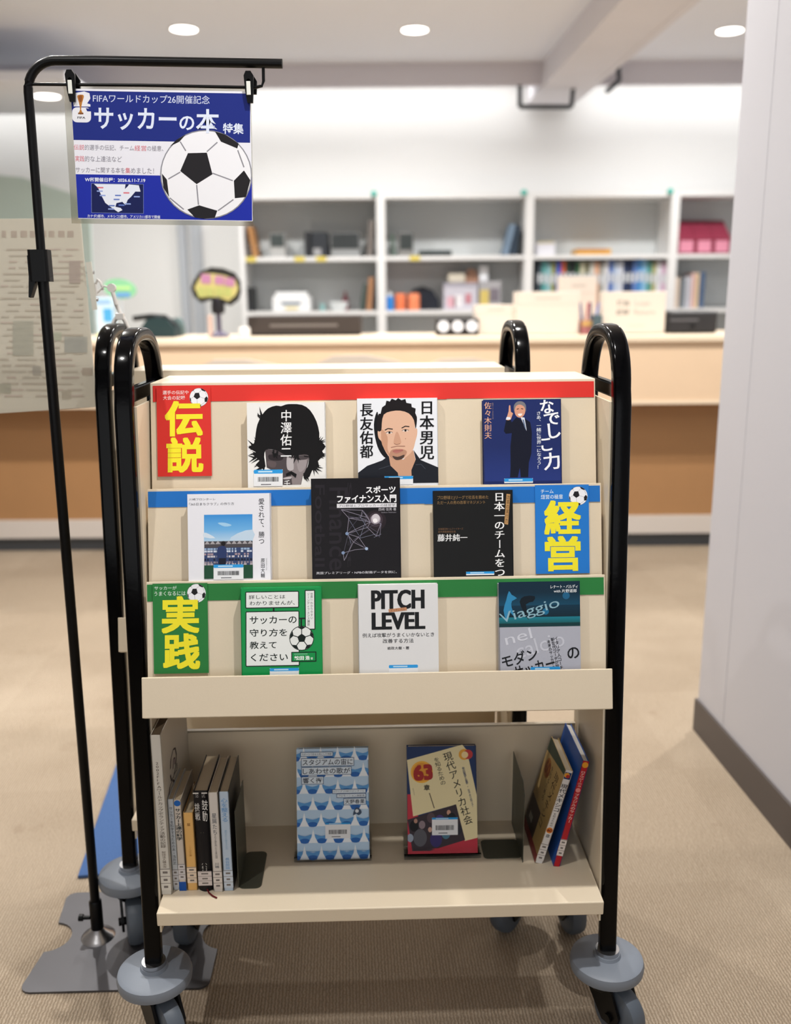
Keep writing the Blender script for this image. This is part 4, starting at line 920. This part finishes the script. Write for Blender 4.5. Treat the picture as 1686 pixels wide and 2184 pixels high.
# ------------------------------------------------------------------ bookcases
BY, BD = 6.7, .33
ZT, Z1, Z2, Z3 = at(900, 413, BY).z, at(900, 546, BY).z, at(900, 662, BY).z, .72
edges = [at(514, 600, BY).x, at(813, 600, BY).x, at(1126, 600, BY).x, at(1431, 600, BY).x, at(1740, 600, BY).x]
TEAL = plain('teal_plastic', '#3fb7a8', .4); YEL = plain('yellow_tag', '#d9c65a', .5)
for i, lab_ in enumerate(('white wall bookcase furthest left, with boxes and a printer on its shelves', 'white wall bookcase with orange cans and a clear tub, second from the left', 'white wall bookcase packed with coloured binders, third from the left', 'white wall bookcase with maroon file boxes, beside the grey partition')):
    xa, xb = edges[i], edges[i + 1]
    r = thing('bookcase', lab_, 'bookcase', T(xa, BY, 0), 'wall bookcases behind the counter')
    w_ = xb - xa
    m = MB(); m.box((0, 0, 0), (.03, BD, ZT)); m.box((w_ - .03, 0, 0), (w_, BD, ZT)); m.box((.03, 0, ZT - .03), (w_ - .03, BD, ZT)); m.build('carcass', LAM, r)
    MB().box((.03, BD - .012, .02), (w_ - .03, BD, ZT - .03)).build('back_board', plain('grey_back_board', '#c6cacb', .6), r)
    for z in (Z1, Z2, Z3):
        s = MB().box((.03, .005, z - .028), (w_ - .03, BD - .012, z)).build('shelf', LAM, r)
        if z == Z1 and i < 2:
            for q in ((.01, .35, .5) if i == 0 else (.17,)):
                p = MB().box((.03 + q, .002, z - .03), (.10 + q, .0045, z + .002)); p.build('shelf_tag', YEL, s)
    MB().lathe([(.02, 0), (.02, .015), (.014, .022)], 16, M=T(w_ - .045, 0, ZT + .002) @ R(90, 'X')).build('cap_knob', TEAL, r, 'teal round knob')

def put(name, label, cat, x0, x1, yt, zb, Y, depth, col, group=None, shape='box', lean=0, parts=(), mat=None, bev=.004):
    """an object standing at depth Y, spanning photo columns x0..x1 with its top at photo row yt, base height zb"""
    ym = yt + 20
    a, b = at(x0, ym, Y), at(x1, ym, Y); h = max(.01, at((x0 + x1) / 2, yt, Y).z - zb); w_ = b.x - a.x
    r = thing(name, label, cat, T((a.x + b.x) / 2, Y, zb + .0005 + abs(math.sin(math.radians(lean))) * w_ / 2) @ R(lean, 'Y'), group)
    m = MB()
    if shape == 'box': m.box((-w_ / 2, 0, 0), (w_ / 2, depth, h), col, bev=min(bev, w_ / 5, h / 5))
    elif shape == 'can': m.lathe([(w_ * .46, 0), (w_ / 2, .008), (w_ / 2, h - .012), (w_ * .44, h)], 24, col, M=T(0, w_ / 2, 0))
    elif shape == 'bottle': m.lathe([(w_ * .46, 0), (w_ / 2, .01), (w_ / 2, h * .62), (w_ * .2, h * .76), (w_ * .2, h)], 24, col, M=T(0, w_ / 2, 0))
    elif shape == 'bowl': m.lathe([(w_ * .28, 0), (w_ * .42, h * .35), (w_ / 2, h * .95), (w_ / 2 - .006, h), (w_ * .3, h * .5)], 28, col, M=T(0, w_ / 2, 0))
    elif shape == 'dome': m.prism([(-w_ / 2, 0), (w_ / 2, 0), (w_ * .48, h * .45), (w_ * .3, h * .85), (0, h), (-w_ * .3, h * .88), (-w_ * .47, h * .5)], 0, depth, col, M=Matrix(((1, 0, 0, 0), (0, 0, 1, 0), (0, 1, 0, 0), (0, 0, 0, 1))), smooth=True)
    elif shape == 'magfile': m.prism([(0, 0), (depth, 0), (depth, h), (depth * .75, h), (0, h * .45)], -w_ / 2, w_ / 2, col, M=Matrix(((0, 0, 1, 0), (1, 0, 0, 0), (0, 1, 0, 0), (0, 0, 0, 1))))
    m.build('body', mat or FAR, r)
    for nm, (u0, u1, v0, v1), c, *d in parts:        # fractions of width and height, proud of the front
        dd = d[0] if d else .004
        MB().box((-w_ / 2 + u0 * w_, -dd, v0 * h), (-w_ / 2 + u1 * w_, -.0005, v1 * h), c).build(nm, FAR, r)
    return r, w_, h
SHY = BY + .05
# bay 1
put('folder', 'brown folder leaning at the left end of the first bookcase, upper shelf', 'folder', 537, 548, 482, Z1, SHY, .2, '#a8794a', lean=-9)
put('file_box', 'small dark grey box standing alone on the upper shelf of the first bookcase', 'box', 575, 607, 498, Z1, SHY, .18, '#a9a9a8', parts=(('dark_panel', (.05, .95, .45, .98), '#3c4444'),))
put('binder', 'all-black binder in the touching pair on the first bookcase upper shelf', 'binder', 649, 662, 494, Z1, SHY, .22, '#26282c')
put('binder', 'black binder with a grey spine label on the first bookcase upper shelf', 'binder', 664, 698, 495, Z1, SHY, .22, '#2c3036', parts=(('spine_label', (.1, .6, .05, .35), '#98989a'),))
put('file_box', 'wide dark box right of the black binders, upper shelf of the first bookcase', 'box', 705, 766, 497, Z1, SHY, .2, '#8d8f90', parts=(('dark_panel', (.03, .97, .35, .98), '#2f3436'),))
put('folder', 'grey-brown folder leaning at the right end of the first bookcase, upper shelf', 'folder', 781, 793, 470, Z1, SHY, .2, '#716a66', lean=4)
pr, w_, h_ = put('printer', 'small white printer with a yellow strip on the first bookcase middle shelf', 'printer', 580, 661, 632, Z2, SHY, .24, '#e6e7e8', parts=(('paper_slot', (.25, .75, .42, .62), '#7c8894'), ('yellow_strip', (.35, .68, .12, .28), '#d8c88a')), bev=.012)
MB().box((-w_ * .42, .03, h_), (w_ * .42, .2, h_ + .03), '#dfe0e1', bev=.008).build('scanner_lid', FAR, pr)
put('speaker', 'black upright box at the left end of the first bookcase middle shelf', 'box', 524, 541, 613, Z2, SHY, .15, '#242628')
put('cup', 'small teal pot between the printer and the white bowl', 'cup', 682, 693, 648, Z2, SHY, .08, '#7fa8a8', shape='can')
put('bowl', 'white bowl on the first bookcase middle shelf, right of the printer', 'bowl', 701, 742, 644, Z2, SHY, .12, '#dfe3e4', shape='bowl')
put('ornament', 'small dark red ornament behind the white bowl', 'ornament', 729, 743, 622, Z2, SHY + .18, .05, '#9a5560', shape='bottle')
put('folder', 'orange-brown folder leaning at the right end of the first bookcase middle shelf', 'folder', 780, 791, 592, Z2, SHY, .2, '#a87a58', lean=5)
put('folder', 'dark green folder leaning next to the orange-brown one', 'folder', 766, 776, 605, Z2, SHY, .2, '#44504c', lean=9)
# bay 2
put('folder', 'dark green folder leaning at the left end of the second bookcase upper shelf', 'folder', 836, 844, 500, Z1, SHY, .2, '#55655c', lean=-6)
put('file_box', 'dark box on the second bookcase upper shelf, beside the leaning green folder', 'box', 849, 881, 496, Z1, SHY, .2, '#7d7c7a', parts=(('dark_panel', (.1, .95, .3, .95), '#313838'),))
put('case', 'flat black case lying on the second bookcase upper shelf', 'case', 893, 963, 534, Z1, SHY, .16, '#1f2a2c', bev=.01)
put('atlas', 'blue-grey book leaning at the right end of the second bookcase upper shelf, outer one', 'book', 1073, 1085, 478, Z1, SHY, .22, '#6f8398', lean=13)
put('atlas', 'dark navy book leaning against the right side of the second bookcase upper shelf', 'book', 1090, 1102, 480, Z1, SHY, .22, '#2b3a4a', lean=7)
bt, w_, h_ = put('spray_bottle', 'blue bottle with a white cap on the second bookcase, beside the orange cans', 'bottle', 823, 839, 632, Z2, SHY, .08, '#2f86d8', shape='can')
MB().lathe([(w_ * .3, 0), (w_ * .25, .03)], 16, '#e4e8ea', M=T(0, w_ / 2, h_)).build('cap', FAR, bt)
put('can', 'orange can next to the blue bottle on the second bookcase', 'can', 842, 865, 626, Z2, SHY, .1, '#e0794f', shape='can')
put('can', 'orange can in front of the dark cap on the second bookcase', 'can', 870, 895, 626, Z2, SHY, .1, '#e8885f', shape='can')
put('cap', 'dark navy cap-shaped bag behind the orange cans', 'bag', 866, 936, 611, Z2, SHY + .12, .12, '#141b28', shape='dome')
tb, w_, h_ = put('storage_tub', 'clear plastic tub full of small things on the second bookcase middle shelf', 'tub', 946, 1018, 604, Z2, SHY, .2, '#c3c1cc', parts=(('pink_packet', (.1, .35, .1, .5), '#d8a8b4'), ('white_packet', (.3, .55, .12, .55), '#e6e2e6'), ('red_packet', (.65, .8, .25, .6), '#c47a86'), ('rim', (0, 1, .9, 1), '#a8a6b4')))
put('storage_tub', 'grey tub with yellow contents, right of the clear tub full of packets', 'tub', 1021, 1068, 600, Z2, SHY, .2, '#a5a4a8', parts=(('yellow_packet', (.05, .45, .05, .7), '#cdb96a'), ('dark_packet', (.5, .9, .3, .75), '#77707a')))
zt = at(980, 604, SHY).z + .002
put('paper_bag', 'crumpled cream bag on top of the clear tub', 'bag', 955, 992, 582, zt, SHY + .03, .1, '#c9c2b2', bev=.02)
put('toy', 'small brown thing lying on the clear tub beside the cream bag', 'toy', 992, 1020, 572, zt, SHY + .05, .1, '#9a7560', shape='dome')
put('box', 'small white box on top of the yellow-filled tub', 'box', 1022, 1040, 568, at(1040, 600, SHY).z + .002, SHY + .03, .1, '#dfe2e8')
# bay 3
put('box', 'small white box at the left end of the third bookcase upper shelf', 'box', 1142, 1183, 516, Z1, SHY, .15, '#d8d8e0', parts=(('yellow_lid', (.05, .95, .9, 1), '#cfc39a'),))
put('tray', 'flat yellow-orange box lying on the third bookcase upper shelf', 'box', 1228, 1302, 531, Z1, SHY, .2, '#d6a24a', parts=(('orange_edge', (0, .9, .7, 1), '#c07a3c'),))
bind = [('#3a4650', 558), ('#58a0a0', 558), ('#8fb9c0', 562), ('#8a8a4a', 560), ('#3d58c0', 558), ('#c05a3c', 556), ('#1e3a2c', 556), ('#15181c', 556), ('#2f5a3c', 558), ('#c3c0a8', 560), ('#6a6a50', 558), ('#d0cfc8', 560), ('#dca888', 560), ('#9a9a94', 562), ('#d5d5d8', 558), ('#4a6cb0', 556), ('#b7c6dc', 560), ('#cfd4e0', 558), ('#27375c', 556), ('#1c2a4c', 556), ('#5878b8', 556), ('#4a8cc8', 552), ('#86b8d8', 555), ('#4c9088', 558), ('#a8a878', 560), ('#dcdde4', 558), ('#c8a8c0', 560)]
names = dict(zip(('#3a4650', '#58a0a0', '#8fb9c0', '#8a8a4a', '#3d58c0', '#c05a3c', '#1e3a2c', '#15181c', '#2f5a3c', '#c3c0a8', '#6a6a50', '#d0cfc8', '#dca888', '#9a9a94', '#d5d5d8', '#4a6cb0', '#b7c6dc', '#cfd4e0', '#27375c', '#1c2a4c', '#5878b8', '#4a8cc8', '#86b8d8', '#4c9088', '#a8a878', '#dcdde4', '#c8a8c0'),
    ('slate', 'teal', 'pale teal', 'olive', 'royal blue', 'brick red', 'bottle green', 'black', 'leaf green', 'cream', 'khaki', 'off-white', 'salmon', 'stone grey', 'silver white', 'mid blue', 'ice blue', 'pale lilac-white', 'navy', 'midnight blue', 'denim blue', 'bright blue', 'sky blue', 'sea green', 'sand', 'cold white', 'mauve')))
xx = 1145.
for c, yt in bind:
    w_ = 10.2
    b_, ww, hh = put('binder', names[c] + ' binder in the packed row of the third bookcase', 'binder', xx, xx + w_ - .6, yt, Z2, SHY, .22, c, group='binders in the third bookcase', bev=.002, parts=(('spine_label', (.15, .85, .55, .75), '#c9cdd2', .001),))
    xx += w_
# bay 4
for x0, x1, l_ in ((1447, 1484, 'left'), (1485, 1522, 'middle'), (1523, 1559, 'right')):
    put('magazine_file', l_ + ' one of three maroon magazine files with pink labels in the fourth bookcase', 'magazine file', x0, x1, 466, Z1, SHY, .24, '#8a2f46', group='maroon magazine files', shape='magfile', parts=(('front_label', (.12, .88, .06, .38), '#dc8fa6'),))
for x0, x1, yt, c, l_ in ((1439, 1449, 592, '#d6c4b4', 'beige'), (1450, 1459, 596, '#6f7880', 'slate grey'), (1460, 1467, 590, '#b9bcc4', 'light grey'), (1468, 1474, 590, '#c8c6d0', 'lilac grey'), (1475, 1483, 582, '#d9b4ac', 'pink'), (1484, 1491, 582, '#d8c09c', 'sand'), (1492, 1503, 580, '#4a6080', 'blue')):
    put('book', l_ + ' book in the short row on the fourth bookcase middle shelf', 'book', x0, x1, yt, Z2, SHY, .2, c, group='books on the fourth bookcase')

# ------------------------------------------------------------------ things on the counter
CT, KY = 1.0855, 4.72
put('cash_drawer', 'wide dark brown drawer unit with a silver bar standing on the counter', 'drawer unit', 527, 768, 674, CT, KY + .12, .3, '#3b332f', parts=(('silver_bar', (.2, .8, .45, .58), '#77706c'), ('dark_foot_strip', (.02, .98, .0, .12), '#1a1614')))  # darker strip along the foot of the drawer unit
bs = at(462, 612, KY); r = thing('bubble_sign', 'dark-rimmed round sign with pink and yellow lettering blocks on a black post', 'sign', T(bs.x, KY, CT + .0005))
hz = bs.z - CT; sx = Matrix(((1, 0, 0, 0), (0, 0, 1, 0), (0, 1, 0, 0), (0, 0, 0, 1)))
def px2(x, y): q = at(x, y, KY); return (q.x - bs.x, q.z - CT)
def blob(L, d0, d1, col, nm, sm=1):
    m = MB(); m.prism([px2(*q) for q in L], d0, d1, col, M=sx); return m.build(nm, FAR, r)
blob([(412, 600), (425, 580), (450, 570), (475, 572), (500, 582), (512, 600), (514, 622), (508, 640), (492, 652), (470, 646), (450, 640), (428, 646), (412, 632), (407, 614)], 0, .012, '#26241f', 'backing_board')
blob([(415, 614), (424, 596), (434, 583), (456, 584), (480, 588), (502, 598), (508, 616), (502, 630), (488, 642), (470, 636), (448, 633), (426, 636)], -.004, 0, '#c9bd78', 'yellow_field')
for x0, x1, y0, y1 in ((429, 450, 584, 606), (458, 478, 588, 608), (480, 500, 592, 612)): blob([(x0, y0), (x1, y0 + 2), (x1, y1), (x0, y1 - 2)], -.007, -.004, '#b97fa2', 'pink_block')
for x0, x1 in ((422, 438), (440, 456), (460, 476), (478, 494)): blob([(x0, 612), (x1, 615), (x1, 634), (x0, 632)], -.007, -.004, '#b3b66c', 'olive_block')
m = MB(); m.tube([(0, .006, .0), (0, .006, hz - .05)], .012, 14, '#4a4258'); m.lathe([(.03, hz - .13), (.034, hz - .1), (.03, hz - .06)], 20, '#17151a', M=T(.0, .006, 0)); m.lathe([(.05, 0), (.05, .01), (.016, .03)], 20, '#6a6478', M=T(0, .006, 0)); m.build('post', FAR, r)
put('card_holder', 'pinkish card leaning on the post of the bubble sign', 'card', 443, 453, 672, CT, KY - .03, .02, '#cbb0a4')
put('paper_cup', 'white cup at the left end of the dark drawer unit', 'cup', 507, 532, 698, CT, KY - .06, .07, '#ebe9e6', shape='can')
tr, w_, h_ = put('roll_tray', 'black tray holding three white rolls on the counter', 'tray', 930, 1020, 680, CT, KY, .14, '#231f1f')
for i in range(3):
    u = -w_ / 2 + w_ * (.2 + .3 * i); q = at(945 + 30 * i, 697, KY)
    o = thing('paper_roll', ('left', 'middle', 'right')[i] + ' white roll in the black tray on the counter', 'roll', T(q.x, KY - .004, CT + h_ * .55), 'white rolls in the tray')
    m = MB(); m.lathe([(.012, 0), (.028, 0), (.028, .02), (.012, .02)], 22, '#e6e9f0', M=R(90, 'X')); m.build('roll', FAR, o)
for x0, x1, yt, Y_, l_ in ((1012, 1102, 650, KY + .02, 'low cream acrylic-fronted box left of the taller cream box on the counter'), (1100, 1236, 622, KY, 'tall cream box with faint print in the middle of the counter'), (1196, 1272, 590, KY + .22, 'cream notice standing behind the tall cream box')):
    put('cream_box', l_, 'box', x0, x1, yt, CT, Y_, .12, '#dfd3c6', parts=(('print_line', (.3, .7, .82, .86), '#c9bcb0', .001), ('seam', (0, 1, .7, .715), '#d9cbbe', .001)))
pc, w_, h_ = put('pen_cup', 'pen cup with coloured pens between the cream box and the loan sign', 'pen cup', 1240, 1272, 684, CT, KY - .02, .08, '#a8686a', parts=(('band', (.0, .8, .6, .98), '#c8a060'),))
for k_, (dx, tl, c, nm) in enumerate(((-.03, -8, '#3a4a90', 'blue'), (-.01, 4, '#b83a44', 'red'), (.012, -3, '#3a2f5c', 'violet'), (.03, 10, '#5a78c0', 'light blue'))):
    o = thing('pen', nm + ' pen standing in the counter pen cup', 'pen', T(at(1256, 680, KY).x + dx, KY + .02, CT + h_ - .02) @ R(tl, 'Y'), 'pens in the cup')
    m = MB(); m.lathe([(.005, 0), (.005, .1), (.002, .112)], 10, c); m.build('barrel', FAR, o)
put('eraser_block', 'dark teal block beside the pen cup', 'block', 1264, 1284, 672, CT, KY - .05, .05, '#4a5c62')
ls, w_, h_ = put('loan_sign', 'cream counter sign reading 貸出 Loan 返却 Return', 'sign', 1283, 1420, 622, CT, KY, .06, '#dfd3c5')
m = MB(); m.box((-w_ / 2 + .004, -.003, .004), (w_ / 2 - .004, -.001, h_ - .004), '#e2d6c8'); A = Art(m, T(0, -.003, h_), (1283, 622, 1420, 715, 1283, 1420), w_, h_)
A.text('貸出', 1314, 641, 1341, 653, '#5a5450', .02); A.text('Loan', 1354, 642, 1385, 653, '#a89e96'); A.text('返却', 1314, 661, 1341, 673, '#5a5450', .02); A.text('Return', 1353, 662, 1397, 673, '#a89e96'); A.lines(1340, 695, 1392, 704, 1, '#d8ccbe')
m.build('sign_face', PRINT, ls)
put('card_printer', 'black desktop machine at the right end of the counter', 'machine', 1425, 1530, 664, CT, KY, .26, '#2b2a2c', parts=(('top_bevel', (.03, .6, .55, .66), '#5c5b5e'), ('slot', (.45, .55, .25, .4), '#101012')), bev=.012)
hb, w_, h_ = put('helmet_bag', 'dark green rounded bag on the counter, left of the grey door frame', 'bag', 298, 372, 676, CT, KY, .16, '#1b3336', shape='dome')
MB().tube([(-w_ * .75, .06, h_ * .92), (-w_ * .2, .03, h_ * 1.02), (w_ * .2, .03, h_ * .98), (w_ * .46, .05, h_ * .5)], .014, 12, '#0c1012').build('strap', FAR, hb)
put('helmet_bag', 'small teal-grey bag half behind the dark green rounded one', 'bag', 362, 386, 678, CT, KY + .2, .1, '#5d7474', shape='dome')
q = at(256, 616, KY + .1); r = thing('oval_sign', 'green oval sign with a blue patch behind the small plastic holder', 'sign', T(q.x, KY + .1, CT + .0005))
m = MB(); hz = q.z - CT
m.lathe([(.0, -.004), (.083, -.004), (.083, .004), (.0, .004)], 40, '#8fd0a0', M=T(0, 0, hz) @ R(8, 'Y') @ Matrix.Diagonal((1, 1, .58, 1)) @ R(90, 'X')); m.build('oval', FAR, r)
MB().box((-.02, -.008, hz - .04), (.05, -.0045, hz - .02), '#6fa0dc').build('blue_patch', FAR, r)
MB().box((-.06, -.008, hz - .004), (.055, -.0045, hz + .012), '#c3ec9c').build('light_band', FAR, r)
MB().tube([(0, .004, 0), (0, .004, hz - .045)], .006, 10, '#c8ccd0').build('stem', FAR, r)
pk, w_, h_ = put('wet_wipe_pack', 'pale blue and white packet with a blue ring, beside the sheet edge', 'packet', 203, 240, 634, CT, KY, .06, '#cfe6f4', parts=(('blue_ring', (.45, .95, .4, .72), '#4fa8dc'), ('blue_stripe', (.1, .9, .84, .94), '#9cc4e8'), ('yellow_foot', (.0, .95, 0, .12), '#e6e88a')))

# frosted teal screen and ceiling bracket at the back
q0, q1, q2, q3 = at(-260, 350, 5.6), at(46, 378, 5.6), at(190, 425, 5.6), at(190, 720, 5.6)
m = MB(); m.prism([(q0.x, .1), (q3.x, .1), (q2.x, q2.z), (q1.x, q1.z), (q0.x, q0.z)], 5.6, 5.62, M=sx); o = m.build('glass_screen', plain('frosted_teal_glass', '#b9cbc6', .5, spec=.4))
tag(o, 'pale teal frosted screen with a sloping top edge behind the hanging sheet', 'screen')
for pts, lab_, Y_ in (([(1108, 176), (1108, 228), (1218, 228), (1222, 186)], 'dark U-shaped hanger under the end of the boxed beam', 6.52), ([(1316, 118), (1320, 172), (1292, 196)], 'small dark hanger bracket on the ceiling right of the boxed beam', 6.42)):
    P = [at(x, y, Y_) for x, y in pts]; m = MB()
    for a_, b_ in zip(P[:-1], P[1:]): m.tube([a_ - P[0], b_ - P[0]], .016, 8)
    o = m.build('hanger_bracket', DKGREY); o.location = P[0]; tag(o, lab_, 'bracket', 'ceiling brackets')
